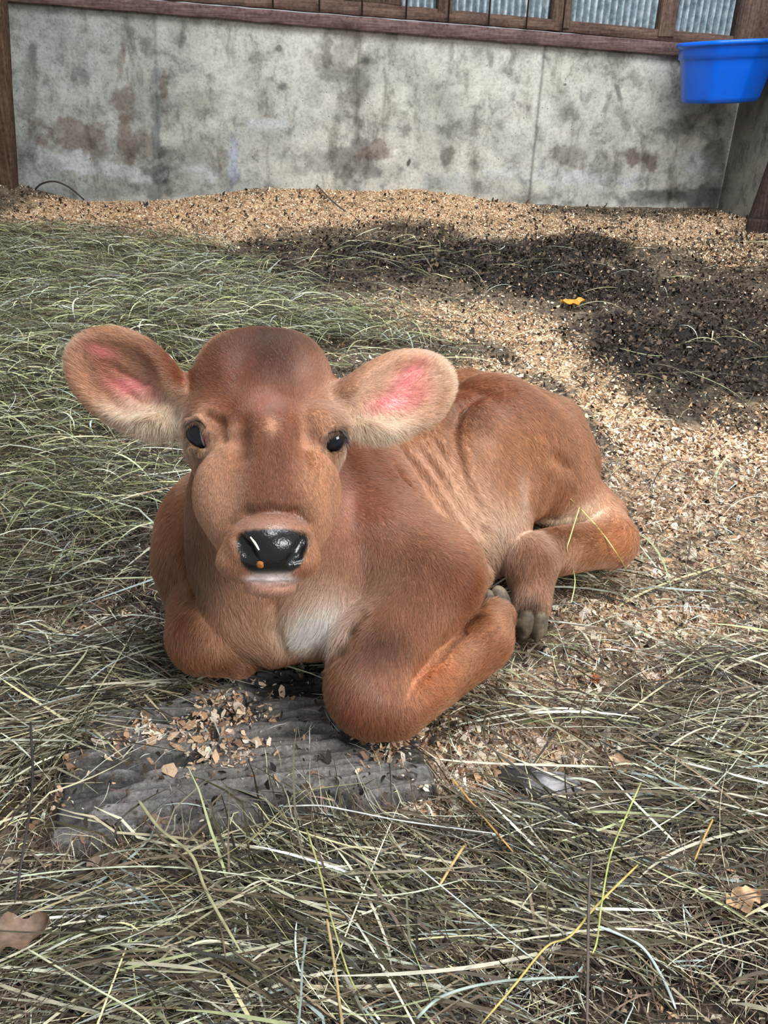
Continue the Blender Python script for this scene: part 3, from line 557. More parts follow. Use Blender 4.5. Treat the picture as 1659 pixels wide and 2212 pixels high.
for x, y, t, r, L in ((690,1340,1.07,.05,.026),(560,1340,1.07,.05,.018),(430,1250,1.12,.05,.017),(350,1250,1.2,.05,.015),(330,925,1.0,.034,.030),(385,915,1.0,.026,.032),(780,930,1.0,.030,.028),(840,930,1.0,.028,.026),(250,895,1.0,.02,.02),(920,905,1.0,.02,.018),(740,915,1.0,.02,.020),(264,815,1.0,.055,.010),(864,850,1.0,.05,.009),(1070,1180,1.28,.06,.016),(1040,1240,1.2,.03,.016),(1020,1340,1.15,.02,.014),(1150,1315,1.27,.02,.013),(560,1170,.84,.05,.003)):
    m = np.clip(blob(Vb, x, y, t, r)*1.2, 0, 1); hl = hl*(1-m)+L*m
# ------------------------------------------------------------------ calf materials and body
hm = NT('calf_skin'); c = hm.attr('col'); sk = hm.attr('skin', 'Fac'); wt = hm.attr('wet', 'Fac'); v = hm.coord()
nb = hm.noise(v, 700, 2, .6); vo = hm.node('ShaderNodeTexVoronoi', {'Vector': v, 'Scale': 420.}).outputs[0]
hsel = hm.math('ADD', hm.math('MULTIPLY', nb, .6), hm.math('MULTIPLY', vo, .7))
hm.P(color=c, rough=hm.node('ShaderNodeMapRange', {'Value': sk, 'From Min': 0., 'From Max': 1., 'To Min': .60, 'To Max': .20}).outputs[0], spec=.5, sss=0.0, normal=hm.bump(hsel, .22, .0012))
calf = npmesh('calf', Vb, Fb, hm.m, smooth=True, col=cb, extra={'skin': skin, 'wet': wet})
tag(calf, 'reddish brown calf lying on hay and shavings with ears spread wide', 'calf')
def sphere_mesh(nu=40, nv=24):
    u = np.linspace(0, 2*np.pi, nu, endpoint=False); v = np.linspace(0, np.pi, nv)
    V = np.array([[math.sin(b)*math.cos(a), math.sin(b)*math.sin(a), math.cos(b)] for b in v for a in u])
    F_ = np.array([[i*nu+j, (i+1)*nu+j, (i+1)*nu+(j+1) % nu, i*nu+(j+1) % nu] for i in range(nv-1) for j in range(nu)]); return V, F_
# eyes
em = NT('eye_surface'); v = em.attr('col'); em.P(color=v, rough=.04, spec=.45)
SV, SF = sphere_mesh(64, 40)
for (x, y, t), (ax, ay, az), ang, inner in (((428,940,.9390), (.0172,.0130,.0127), 72, CR*.62), ((720,951,.9430), (.0138,.0128,.0120), 115, None)):
    a_, b_, n_ = prim_axes(ang); E = SV[:, [0]]*ax*a_+SV[:, [1]]*ay*b_+SV[:, [2]]*az*n_
    col = np.tile(lin(12,14,22), (len(E), 1)); D = E/np.linalg.norm(E, axis=1)[:, None]
    pup = sstep(.80, .86, D@(n_*.98-.06*CR)); col = col*(1-pup[:, None])+lin(8,10,16)*pup[:, None]
    if inner is not None:                                                # pink inner corner of the eye
        m = sstep(.44, .52, D@CR+.12*(D@CU)); col = col*(1-m[:, None])+lin(196,84,86)*m[:, None]
        m2 = np.exp(-((D@CR+.12*(D@CU)-.44)/.035)**2); col = col*(1-m2[:, None])+lin(214,214,226)*m2[:, None]
    e = npmesh('eye', E+P(x, y, t), SF, em.m, calf, True, col); tag(e, 'dark glossy eye with a pink inner corner' if inner is not None else 'dark glossy eye half turned away')
# hooves: two claws each
M_HOOF = NT('hoof_horn'); f = M_HOOF.noise(M_HOOF.coord(), 60, 5); M_HOOF.P(color=M_HOOF.ramp(f, [(.3, lin(50,42,34)), (.5, lin(92,80,64)), (.7, lin(134,120,98))]), rough=.7, normal=M_HOOF.bump(f, .4, .003))
def hoof(a, b, spread, r, lab):
    a = np.array(a); b = np.array(b); d = b-a; d /= np.linalg.norm(d); sd = np.cross(d, CF); sd /= np.linalg.norm(sd); V = []; F_ = []; ns, m_ = 20, 9
    for sgn in (-1, 1):
        o = len(V)
        for i in range(m_):
            u = i/(m_-1); rr = r*[.70,.90,.98,1,.98,.92,.78,.52,.06][i]; c = a*(1-u)+b*u+sd*sgn*spread*(.75+.35*u)
            for k in range(ns): th = 2*np.pi*k/ns; V.append(c+sd*math.cos(th)*rr*.82+np.cross(sd, d)*math.sin(th)*rr*1.25)
        F_ += [[o+i*ns+j, o+i*ns+(j+1) % ns, o+(i+1)*ns+(j+1) % ns, o+(i+1)*ns+j] for i in range(m_-1) for j in range(ns)]
    return npmesh('hoof', np.array(V), np.array(F_), M_HOOF.m, calf, True)
hoof(P(1078,1330,1.20), P(1058,1272,1.235), .0085, .0185, ''); hoof(P(1150,1312,1.268), P(1143,1385,1.262), .0095, .020, '')
# eyelashes
lv = []; lf = []
def lash(x, y, t, dx, dy, dt):
    a = P(x, y, t); b = P(x+dx*.5, y+dy*.35, t+dt*.6); c = P(x+dx, y+dy, t+dt); s_ = CR*.0004 if abs(dx) < abs(dy) else CU*.0004; o = len(lv); lv.extend([a-s_, a+s_, b-s_*.7, b+s_*.7, c-s_*.2, c+s_*.2]); lf.extend([[o, o+1, o+3, o+2], [o+2, o+3, o+5, o+4]])
LASH = NT('dark_lash').P(color=lin(40,30,28), rough=.5); EY = [c_ for c_ in calf.children if c_.name.startswith('eye')]
for k in range(26): u = k/25; lash(403+44*u, 921-14*math.sin(u*3.0)+8*u, .927-.004*math.sin(u*3), -14+12*u, 10-24*math.sin(u*2.6), -.006)
tag(npmesh('eyelashes', np.array(lv), np.array(lf), LASH, EY[0]), 'short dark eyelashes'); lv = []; lf = []
for k in range(30): u = k/29; lash(708+36*u, 936-8*math.sin(u*2.6), .928+.010*u, 4+14*u, 26*u*u+2, -.006)
for k in range(22): u = k/21; lash(738+8*rng.random(), 936+8*rng.random(), .936, 6+10*rng.random(), 22+14*rng.random(), -.002)
tag(npmesh('eyelashes', np.array(lv), np.array(lf), LASH, EY[1]), 'short dark eyelashes')
# ------------------------------------------------------------------ fur: single hairs rooted on the coat
AN = []                                             # comb directions: pixel from -> to at depth t, radius
for x0, y0, x1, y1, t, r in ((570,740,560,700,.99,.05),(575,830,560,760,.95,.04),(585,900,585,860,.91,.03),(585,960,585,1060,.9,.04),(585,1080,585,1130,.87,.04),(450,960,430,1040,.94,.04),(710,960,720,1040,.94,.04),(470,850,430,820,.97,.04),(690,850,730,820,.97,.04),(450,1060,470,1150,.95,.05),(700,1060,680,1140,.95,.05),
    (264,815,180,770,1.0,.06),(330,890,340,960,1.0,.035),(385,880,375,950,1.0,.03),(150,760,110,740,1.0,.03),(220,870,200,910,1.0,.03),(864,850,930,820,1.0,.06),(800,900,790,960,1.0,.035),(745,890,755,960,1.0,.03),(970,800,1000,780,1.0,.03),(880,910,890,950,1.0,.03),
    (420,1100,400,1250,1.1,.08),(350,1180,350,1270,1.2,.07),(420,1230,440,1300,1.12,.05),(540,1290,550,1380,1.07,.07),(690,1320,660,1400,1.07,.07),(740,1250,700,1330,1.12,.06),
    (760,1020,880,1100,1.22,.10),(850,1130,960,1200,1.2,.10),(940,1000,1010,1120,1.3,.09),(1040,1120,1080,1200,1.3,.07),(1060,850,1160,880,1.45,.09),(1080,950,1120,1060,1.4,.10),(1200,980,1260,1060,1.5,.09),(1300,1090,1360,1150,1.45,.06),(1300,1180,1180,1210,1.4,.06),(1150,1220,1150,1310,1.29,.06),
    (960,1240,1050,1260,1.15,.07),(900,1330,850,1440,1.08,.09),(800,1470,790,1560,1.04,.08),(900,1520,1010,1450,1.08,.06),(1030,1410,1070,1340,1.13,.06),(430,1350,420,1440,1.1,.07),(500,1400,560,1430,1.1,.05)):
    d = P(x1,y1,t)-P(x0,y0,t); AN.append((P(x0,y0,t), d/np.linalg.norm(d), r))
def make_fur(n):
    area_ = np.linalg.norm(fn, axis=1)*.5; tn = fn/np.maximum(2*area_[:, None], 1e-12); cen = Vb[tri].mean(1)
    vd = CC-cen; vd /= np.linalg.norm(vd, axis=1)[:, None]; vis = (tn*vd).sum(1)
    wgt = area_*sstep(-.55, -.1, vis)*(1-skin[tri].mean(1))*(cen[:, 2] > .004)*(1/(1+((cen-CC)**2).sum(1)))*(1+1.6*sstep(.32,.2,np.linalg.norm(cen-P(570,960,.96), axis=1)))
    p = wgt/wgt.sum(); ti = rng.choice(len(tri), n, p=p)
    r1 = np.sqrt(rng.random(n)); r2 = rng.random(n); w0, w1, w2 = 1-r1, r1*(1-r2), r1*r2; T3 = tri[ti]
    mixv = lambda A: (A[T3[:, 0]].T*w0+A[T3[:, 1]].T*w1+A[T3[:, 2]].T*w2).T
    root = mixv(Vb); nrm = mixv(Nb); nrm /= np.linalg.norm(nrm, axis=1)[:, None]; col = mixv(cb); L = mixv(hl)*(.55+.7*rng.random(n)); wt = mixv(wet)
    D = np.zeros((n, 3)); W = np.full(n, 1e-9)
    for a, d, r in AN: ww = np.exp(-(((root-a)**2).sum(1))/(r*r)); D += ww[:, None]*d; W += ww
    D /= W[:, None]
    fl = fbm(root[:, 0]*22+root[:, 1]*9, root[:, 2]*22-root[:, 1]*13, 21, 3)-.5; side = np.cross(nrm, D); D = D+side*fl[:, None]*1.6+rng.normal(0, .13, (n, 3))
    D -= nrm*(D*nrm).sum(1)[:, None]; D /= np.maximum(np.linalg.norm(D, axis=1), 1e-6)[:, None]
    lift = (.34+.22*rng.random(n))*(1-.55*wt)
    s = np.array([0, .35, .7, 1.0]); pts = np.zeros((n, 4, 3), np.float32)
    for i, q in enumerate(s): pts[:, i] = root+(D*(q*L)[:, None])+nrm*((lift*L*(q-.42*q*q)) - .0004)[:, None]
    hc = bpy.data.hair_curves.new('fur'); hc.add_curves([4]*n)
    hc.attributes['position'].data.foreach_set('vector', pts.ravel())
    rad = np.zeros((n, 4), np.float32); rad[:] = np.array([1, .85, .6, .12])*(1+.25*hd_r(root)[:, None]*0)
    sc_ = .00017*np.linalg.norm(root-CC, axis=1); ra = hc.attributes.get('radius') or hc.attributes.new('radius', 'FLOAT', 'POINT'); ra.data.foreach_set('value', (rad*sc_[:, None]).ravel().astype(np.float32))
    jit = (1+rng.normal(0, .30, n))[:, None]; cc = np.ones((n, 4), np.float32); cc[:, :3] = np.clip(col*jit, .003, .95)
    at = hc.attributes.new('hcol', 'FLOAT_COLOR', 'CURVE'); at.data.foreach_set('color', cc.ravel())
    aw = hc.attributes.new('hwet', 'FLOAT', 'CURVE'); aw.data.foreach_set('value', wt.astype(np.float32))
    fm = NT('calf_fur'); fm.P(color=fm.attr('hcol'), rough=fm.node('ShaderNodeMapRange', {'Value': fm.attr('hwet', 'Fac'), 'To Min': .48, 'To Max': .27}).outputs[0], spec=.6, coat=fm.node('ShaderNodeMath', {0: fm.attr('hwet', 'Fac'), 1: 1.0}, operation='MULTIPLY').outputs[0], coatr=.24); fm.b.inputs['Coat IOR'].default_value = 2.1
    hb = fm.node('ShaderNodeBsdfHairPrincipled', {'Color': fm.attr('hcol'), 'Roughness': fm.node('ShaderNodeMapRange', {'Value': fm.attr('hwet', 'Fac'), 'To Min': .26, 'To Max': .16}).outputs[0], 'Radial Roughness': .4, 'IOR': 1.55}, parametrization='COLOR')
    mx_ = fm.node('ShaderNodeMixShader', {0: fm.node('ShaderNodeMapRange', {'Value': fm.attr('hwet', 'Fac'), 'To Min': .40, 'To Max': .45}).outputs[0]}); fm.t.links.new(fm.b.outputs[0], mx_.inputs[1]); fm.t.links.new(hb.outputs[0], mx_.inputs[2]); fm.t.links.new(mx_.outputs[0], fm.n['Material Output'].inputs[0])
    hc.materials.append(fm.m); o = bpy.data.objects.new('fur', hc); link(o, calf); return o
def hd_r(r): return np.zeros(len(r))
fur = make_fur(560000)
# ------------------------------------------------------------------ weathered plank in the bedding
CALF_F = T.f
def in_calf(p, m=.004):
    i = np.clip(np.searchsorted(XS, p[..., 0]), 0, len(XS)-1); j = np.clip(np.searchsorted(YS, p[..., 1]), 0, len(YS)-1); k = np.clip(np.searchsorted(ZS, np.maximum(p[..., 2], .004)), 0, len(ZS)-1)
    return CALF_F[i, j, k] < m
b0 = G(95, 1850, .012); b1 = G(960, 1735, .012); bu = (b1-b0)/np.linalg.norm(b1-b0); bv = np.array([-bu[1], bu[0], 0]); BL_ = np.linalg.norm(b1-b0)
nu, nv = 300, 150; uu = np.linspace(0, 1, nu); vv = np.linspace(0, 1, nv); U_, V_ = np.meshgrid(uu, vv, indexing='ij')
wid = .235*np.interp(uu, [0, .08, .3, .55, .8, 1], [.55, .85, .98, 1.2, 1.05, .7])*(1+.10*(fbm(uu*9, uu*0, 71)-.5)); low = .028*np.interp(uu, [0,.12,.3,.45,.6,.8,1], [.2,-.2,.4,0,.35,.1,.6])+.010*(fbm(uu*22, uu*0+3, 72)-.5)
W_ = low[:, None]+(wid[:, None]-low[:, None])*V_; base = b0[None, None]+bu*(U_*BL_)[..., None]+bv*W_[..., None]
gr = fbm(U_*5+.6*fbm(U_*4, W_*12, 75), W_*110, 73, 4); gr2 = fbm(U_*3, W_*32+.5*fbm(U_*6, W_*9, 76), 74, 2)
zz = .021-.016*sstep(.44, .30, gr2)-.008*(.5-gr)*2-.004*fbm(U_*30, W_*40, 77)
edge = np.minimum(np.minimum(V_, 1-V_)*nv/5., np.minimum(U_, 1-U_)*nu/6.); zz = np.where(edge < 1, -.02+(zz+.02)*np.clip(edge, 0, 1)**.4, zz)
base[..., 2] = zz+.004
a_ = (lambda i, j: (i*nv+j).ravel())(*np.meshgrid(np.arange(nu-1), np.arange(nv-1), indexing='ij'))
pc = lin(118,113,109)[None]*(.45+1.0*gr.ravel()[:, None])*(.75+.5*fbm(U_*8, W_*20, 78).ravel()[:, None]); dk = sstep(.42, .34, gr2).ravel()[:, None]; pc = pc*(1-.55*dk)
mp = NT('weathered_plank'); v = mp.coord((1, 1, 1)); f = mp.noise(v, 220, 4, .7); mp.P(color=mp.mix(1.0, mp.attr('col'), mp.ramp(f, [(.3, .6), (.5, 1.), (.72, 1.6)]), 'MULTIPLY'), rough=.62, spec=.4, normal=mp.bump(f, .5, .003))
tag(npmesh('plank', base.reshape(-1, 3), np.stack([a_, a_+nv, a_+nv+1, a_+1], 1), mp.m, smooth=True, col=pc), 'grey weathered plank half buried in shavings in front of the calf', 'plank')
def on_board(p):
    r = p-b0; u = (r@bu)/BL_; w_ = r@bv; return (u > 0) & (u < 1) & (w_ > np.interp(u, uu, low)) & (w_ < np.interp(u, uu, wid))
# ------------------------------------------------------------------ shavings
def sample_floor(n, wfun, yr=(.33, 5.0), bias=1.6):
    out = []; got = 0
    while got < n:
        m = n*3; y = yr[0]+(yr[1]-yr[0])*rng.random(m)**bias; x = (rng.random(m)*2-1)*(.36+.46*y)-.02; k = (x > -2.1) & (x < 1.85) & (y < WA[1]+(x-WA[0])*WD[1]/WD[0]-.01); x, y = x[k], y[k]
        p = np.stack([x, y, gh(x, y)], 1); p = p[rng.random(len(p)) < wfun(p)]; p = p[~in_calf(p+np.array([0, 0, .012]), .003)]; out.append(p); got += len(p)
    return np.concatenate(out)[:n]
def flakes(name, pos, size, cols, mat, lift=.004, tilt=.5):
    n = len(pos); nb_ = on_board(pos); pos = pos.copy(); pos[:, 2] = np.where(nb_, .022, pos[:, 2]); yaw = rng.random(n)*2*np.pi; asp = .35+.6*rng.random(n)
    tx, ty = rng.normal(0, tilt, n), rng.normal(0, tilt, n); ux = np.stack([np.cos(yaw), np.sin(yaw), tx], 1); vx = np.stack([-np.sin(yaw), np.cos(yaw), ty], 1)
    ux /= np.linalg.norm(ux, axis=1)[:, None]; vx /= np.linalg.norm(vx, axis=1)[:, None]; nn = np.cross(ux, vx)
    tmpl = np.array([[-1, -.5], [-.2, -.75], [.9, -.55], [1, .3], [.1, .8], [-.85, .5]]); V = np.zeros((n, 6, 3)); curl = rng.normal(0, .28, n)
    for k in range(6):
        a = tmpl[k, 0]*(1+rng.normal(0, .25, n)); b = tmpl[k, 1]*(1+rng.normal(0, .3, n)); V[:, k] = pos+(ux*(a*size)[:, None])+(vx*(b*size*asp)[:, None])+nn*((a*a-.4)*curl*size)[:, None]
    V[:, :, 2] += (lift*rng.random(n)+size*np.abs(tx)*.35)[:, None]
    b = np.arange(n)[:, None]*6; F_ = np.concatenate([b+np.array([[0, 1, 4, 5]]), b+np.array([[1, 2, 3, 4]])]); ce = np.repeat(cols, 6, axis=0)
    return npmesh(name, V.reshape(-1, 3), F_, mat, col=ce)
mc = NT('wood_shaving'); f = mc.noise(mc.coord(), 500, 3); mc.P(color=mc.mix(1.0, mc.attr('col'), mc.ramp(f, [(.3, .8), (.7, 1.15)]), 'MULTIPLY'), rough=.7, spec=.3)
def pick(pal, n, jit=.12): p = np.array(pal)[rng.integers(0, len(pal), n)]; return np.clip(p*(1+rng.normal(0, jit, (n, 1))), .005, .9)
PALE = [lin(226,202,172), lin(240,222,198), lin(206,174,142), lin(178,146,118), lin(234,214,196), lin(196,156,118), lin(140,110,88)]; MUCK = [lin(52,43,35), lin(80,66,52), lin(40,34,29), lin(104,86,68), lin(60,50,40)]
def w_sh(p): wt_, sh, hy = plan(p); return np.clip(sh*(1-.96*wt_)*(1-.25*hy)*(.45+.55*sstep(.36, .56, fbm(p[:, 0]*9, p[:, 1]*9, 99, 3)))+.06*(1-.8*wt_), 0, 1)*(1-.92*on_board(p)*(fbm(p[:, 0]*14, p[:, 1]*14, 81)+.25*sh*0 > .44))
p = sample_floor(36000, w_sh, (.40, 1.9), 1.0); s = .0014+.0046*rng.random(len(p))**2.4+.0050*(rng.random(len(p)) < .09); tag(flakes('wood_shavings', p, s, pick(PALE, len(p)), mc.m, .006), 'pale coarse wood shavings scattered over the floor around the calf', 'wood shavings', kind='stuff')
p = sample_floor(100000, w_sh, (1.7, 5.1), .9); s = .0022+.0045*rng.random(len(p))**2; tag(flakes('sawdust', p, s, pick([c*np.array([1.1,1.05,.98]) for c in PALE], len(p), .16), mc.m, .006), 'tan sawdust and shavings heaped along the concrete wall and behind the calf', 'sawdust', kind='stuff')
def w_mk(p): wt_, sh, hy = plan(p); return np.clip(.30+.8*wt_-.12*sh, .05, 1)*sstep(.0, .12, WA[1]+(p[:, 0]-WA[0])*WD[1]/WD[0]-p[:, 1])*(1-.6*on_board(p))
p = sample_floor(60000, w_mk, (.36, 5.0), 1.25); s = .0022+.006*rng.random(len(p))**2*(.6+.3*p[:, 1]); tag(flakes('muck', p, s, pick(MUCK, len(p), .25), mc.m, .007, .8), 'dark damp crumbs and broken bedding on the floor', 'bedding', kind='stuff')
# ------------------------------------------------------------------ hay
mh = NT('hay_blade'); f = mh.noise(mh.coord(), 90, 3); mh.P(color=mh.mix(1.0, mh.attr('col'), mh.ramp(f, [(.3, .8), (.7, 1.15)]), 'MULTIPLY'), rough=.55, spec=.35)
def blades(name, pos, ang, length, width, cols, zmax, seg=7, arch=.02, bend=.45):
    n = len(pos); s = np.linspace(-.5, .5, seg+1); V = np.zeros((n, seg+1, 2, 3)); k1 = rng.normal(0, bend, n); k2 = rng.normal(0, bend*.8, n); roll = rng.normal(0, .7, n); z0 = zmax*rng.random(n)**1.2; tz = rng.normal(0, .05, n); ar = arch*rng.random(n)
    cur = pos[:, :2].copy()
    kink = rng.random(n) < .22; ks = rng.integers(2, seg, n); ka = rng.normal(0, .55, n)
    angs = [ang+k1*q+k2*q*q*2+np.where(kink & (ks <= i), ka, 0) for i, q in enumerate(s)]
    xy = np.zeros((n, seg+1, 2)); dl = length/seg
    for i in range(1, seg+1): xy[:, i] = xy[:, i-1]+np.stack([np.cos(angs[i]), np.sin(angs[i])], 1)*dl[:, None]
    xy += cur[:, None]-xy.mean(1)[:, None]
    g = gh(xy[..., 0], xy[..., 1], False); gm = np.where(on_board(np.concatenate([xy, np.zeros((n, seg+1, 1))], 2).reshape(-1, 3)).reshape(n, seg+1), .021, 0)
    zc = np.maximum(g, gm)+z0[:, None]+tz[:, None]*length[:, None]*s[None]*2+ar[:, None]*(1-4*s[None]**2)+.0045; zc = np.maximum(zc, g+.003)
    for i in range(seg+1):
        w2 = width*.5*(1-.75*max(0, abs(s[i])*2-.55)/.45); sx = np.stack([-np.sin(angs[i])*np.cos(roll+i*.12), np.cos(angs[i])*np.cos(roll+i*.12), np.sin(roll+i*.12)*.8], 1)
        c = np.concatenate([xy[:, i], zc[:, i:i+1]], 1); V[:, i, 0] = c-sx*w2[:, None]; V[:, i, 1] = c+sx*w2[:, None]
    bad = in_calf(V.mean(2), .005).any(1); V = V[~bad]; cols = cols[~bad]; n = len(V); V = V.reshape(-1, 3)
    b = np.arange(n)[:, None, None]*(seg+1)*2; i = np.arange(seg)[None, :, None]*2; F_ = (b+i+np.array([0, 1, 3, 2])).reshape(-1, 4)
    return npmesh(name, V, F_, mh.m, smooth=True, col=np.repeat(cols, (seg+1)*2, axis=0))
DEEP = [lin(70,66,46), lin(56,50,38), lin(88,82,56), lin(76,66,54), lin(46,42,34), lin(100,88,70)]
GREEN = [lin(150,158,112), lin(168,176,130), lin(132,140,92), lin(188,190,152), lin(118,122,82), lin(160,172,150), lin(100,100,66), lin(196,196,140)]
STRAW = [lin(206,200,172), lin(222,218,196), lin(184,184,154), lin(190,196,178), lin(166,156,126), lin(212,206,160), lin(150,142,118), lin(176,190,184), lin(130,112,90), lin(112,98,80), lin(92,78,66)]
def w_hay(p): wt_, sh, hy = plan(p); return np.clip(hy**1.1*(.25+.75*sstep(.38, .58, fbm(p[:, 0]*7, p[:, 1]*11, 88, 3)))+.04, 0, 1)*(1-.985*on_board(p))
def comb(p, seed):                                    # the way the blades lie drifts over the floor
    f = fbm(p[:, 0]*1.8, p[:, 1]*1.8, seed, 2); return .05+(f-.5)*2.6
# left heap, mid ground
p = sample_floor(19000, lambda p: w_hay(p)*(.15+.85*sstep(.25, -.25, p[:, 0]-.2*(p[:, 1]-2))), (1.15, 3.9), .95); n = len(p)
tag(blades('hay', p, comb(p, 91)+rng.normal(0, .75, n), .05+.17*rng.random(n), .0011+.0026*rng.random(n)**2, pick(GREEN*2+STRAW+DEEP*4, n, .24), .055, arch=.03), 'grey-green hay heaped on the floor left of and behind the calf', 'hay', kind='stuff')
p = sample_floor(7000, lambda p: w_hay(p)*(1-.6*plan(p)[0])*(.25+.75*sstep(.40, .60, fbm(p[:, 0]*10+4, p[:, 1]*16, 98, 3))), (.34, 1.25), 1.0); n = len(p); ln = .04+.26*rng.random(n)**1.6
tag(blades('hay', p, comb(p, 93)*.6+rng.normal(0, .50, n), ln, .0007+.0030*rng.random(n)**2.2, pick(STRAW*2+STRAW[:2]+GREEN[1:2]+DEEP*4, n, .25)*np.array([.90,.88,.86]), .024, seg=9, arch=.012, bend=.42), 'pale bleached hay strewn across the floor in front of the calf', 'hay', kind='stuff')
p = sample_floor(36000, lambda p: np.clip(w_hay(p)*.4+.3, 0, 1)*(1-.93*on_board(p)), (.34, 1.7), 1.0); n = len(p)
tag(blades('chaff', p, rng.random(n)*6.28, .012+.045*rng.random(n)**1.6, .0006+.0014*rng.random(n)**2, pick(STRAW+[lin(90,74,60), lin(70,58,48), lin(120,96,84), lin(150,124,108)]*3, n, .2), .014, seg=4, arch=.004), 'short broken chaff lying between the shavings near the calf', 'chaff', kind='stuff')
# ------------------------------------------------------------------ single stalks, leaves, stone
def spline(pts, n=24):
    pts = np.array(pts, float); k = len(pts); t = np.linspace(0, k-1, n); out = []
    for u in t:
        i = min(int(u), k-2); f = u-i; p0, p1, p2, p3 = pts[max(i-1, 0)], pts[i], pts[i+1], pts[min(i+2, k-1)]
        out.append(.5*((2*p1)+(-p0+p2)*f+(2*p0-5*p1+4*p2-p3)*f*f+(-p0+3*p1-3*p2+p3)*f**3))
    return np.array(out)
def stalk(name, pxs, r, colr, label, cat='straw', group=None, z=.035, straight=False, flat=.5):
    pts = np.array([G(x, y, z if not hasattr(z, '__len__') else z[i]) for i, (x, y) in enumerate(pxs)]); pts = pts if straight else spline(pts)
    m = NT(name+'_skin'); f = m.noise(m.coord(), 60, 3); m.P(color=m.mix(1.0, tuple(colr), m.ramp(f, [(.35, .7), (.6, 1.15)]), 'MULTIPLY'), rough=.5)
    n = len(pts); rr = r*np.interp(np.linspace(0, 1, n), [0, .05, .9, 1], [.6, 1, .85, .4]); return tag(tube(name, pts, rr, m.m, flat=flat), label, cat, group)
YEL = lin(206,160,58); YG = lin(184,190,84)
for pts, r, c, lab, z in (
    ([(1378,1868),(1290,1955),(1232,2022),(1180,2045),(1110,2130),(1040,2212)], .0017, lin(204,182,70), 'long yellow stalk with a bend lying at the lower right', .045),
    ([(1385,1690),(1345,1780),(1318,1850),(1300,1950),(1290,2030),(1280,2060)], .0014, lin(186,196,84), 'upright-lying yellow-green blade crossing the bent yellow stalk', .052),
    ([(977,1682),(1040,1760),(1108,1840)], .0019, lin(202,152,40), 'short thick golden straw right of the plank', .035),
    ([(1003,1826),(975,1870),(950,1912)], .0023, lin(216,178,96), 'short broad golden straw piece below the plank end', .036),
    ([(662,1790),(690,1880),(712,1970),(748,2090),(770,2140)], .0015, lin(178,176,84), 'thin olive yellow stalk running down from the plank edge', .042),
    ([(706,1985),(722,2080),(735,2180),(740,2230)], .0020, lin(196,164,96), 'tan stalk at the bottom edge left of the middle', .04),
    ([(1540,1770),(1520,1812),(1500,1860)], .0015, lin(210,158,60), 'short golden straw near the right edge', .04),
    ([(299,1728),(345,1790),(412,1845),(448,1930),(520,2056)], .0026, lin(176,170,118), 'broad folded olive stalk crossing the lower edge of the plank', .045),
    ([(315,1775),(370,1830),(425,1880),(470,1980),(488,2070)], .0016, lin(120,96,72), 'brown stem beside the folded olive stalk', .040),
    ([(66,1560),(70,1700),(48,1850),(32,1950)], .0022, lin(62,54,46), 'dark stem lying by the left edge', .04),
    ([(1278,1850),(1272,1950),(1270,2090),(1268,2220)], .0022, lin(96,82,70), 'dark brown stem lying straight down at the lower right', .047),
    ([(345,1925),(520,1825),(700,1688)], .0009, lin(150,140,80), 'thin straw leaning across the front of the plank', .04),
    ([(535,1822),(620,1738),(650,1710),(790,1690)], .0013, lin(168,160,96), 'bent straw resting on the right half of the plank', .03),
    ([(610,1742),(690,1740),(760,1752),(880,1775),(1080,1802)], .0016, lin(226,226,216), 'white curved stalk along the plank front edge', .034),
    ([(170,1690),(260,1620),(360,1585),(250,1640)], .0010, lin(222,218,196), 'pale thin straw on the left end of the plank', .03),
    ([(0,1900),(150,1880),(350,1872),(560,1895),(820,1935),(1000,1900)], .0016, lin(208,214,178), 'long pale green stalk across the foreground at left', .036),
    ([(60,2050),(160,2110),(300,2190),(340,2240)], .0015, lin(212,212,168), 'pale yellow stalk in the lower left corner', .04),
    ([(900,1870),(1010,1960),(1200,2110)], .0012, lin(214,220,206), 'pale straight stalk slanting down in the middle foreground', .042),
    ([(1290,2000),(1380,2040),(1430,2110),(1460,2180)], .0024, lin(190,206,196), 'bluish pale curved blade at the lower right', .036),
    ([(900,2200),(960,2150),(1080,2120),(1250,2110)], .0022, lin(168,184,170), 'grey green blade at the bottom edge', .036),
    ([(1090,1500),(1250,1512),(1480,1530)], .0016, lin(214,218,180), 'pale stalk right of the front knee', .02),
    ([(530,1440),(600,1458),(690,1440),(745,1405)], .0012, lin(150,158,130), 'thin grey green stem between the two front knees', .012)):
    c = np.array(c); c = (c*.8+c.mean()*.2)*.82; stalk('straw', pts, r*.72, c, lab, z=z)
stalk('twig', [(600,1435),(660,1490),(740,1540),(800,1570),(870,1590)], .0012, lin(64,48,38), 'thin dark twig curving round the front knee', 'twig', z=.012)
stalk('twig', [(683,398),(715,432),(748,458)], .005, lin(60,46,40), 'dark twig on the sawdust heap under the wall', 'twig', z=.10)
tag(tube('wire', spline([wall_pt(x, y, .045) for x, y in ((66,428),(74,412),(90,397),(118,392),(150,405),(182,432))]), .0042, M_WIRE), 'thin dark wire arching in front of the wall in the left corner', 'wire')
def air(name, pts, r, c, lab, cat='straw'):
    m = NT(name+'_skin').P(color=tuple(c), rough=.5); return tag(tube(name, spline([P(x, y, t) for x, y, t in pts]), r, m, flat=.5), lab, cat)
sf = {}
def st(x, y): return surf_t(x, y)
air('straw', [(1232,1078,st(1250,1085)-.012),(1258,1103,st(1260,1105)-.006),(1300,1150,st(1300,1150)-.004),(1335,1200,st(1320,1190)-.005),(1356,1238,1.46)], .0011, lin(216,210,120), 'thin yellow stalk lying across the hock of the calf')
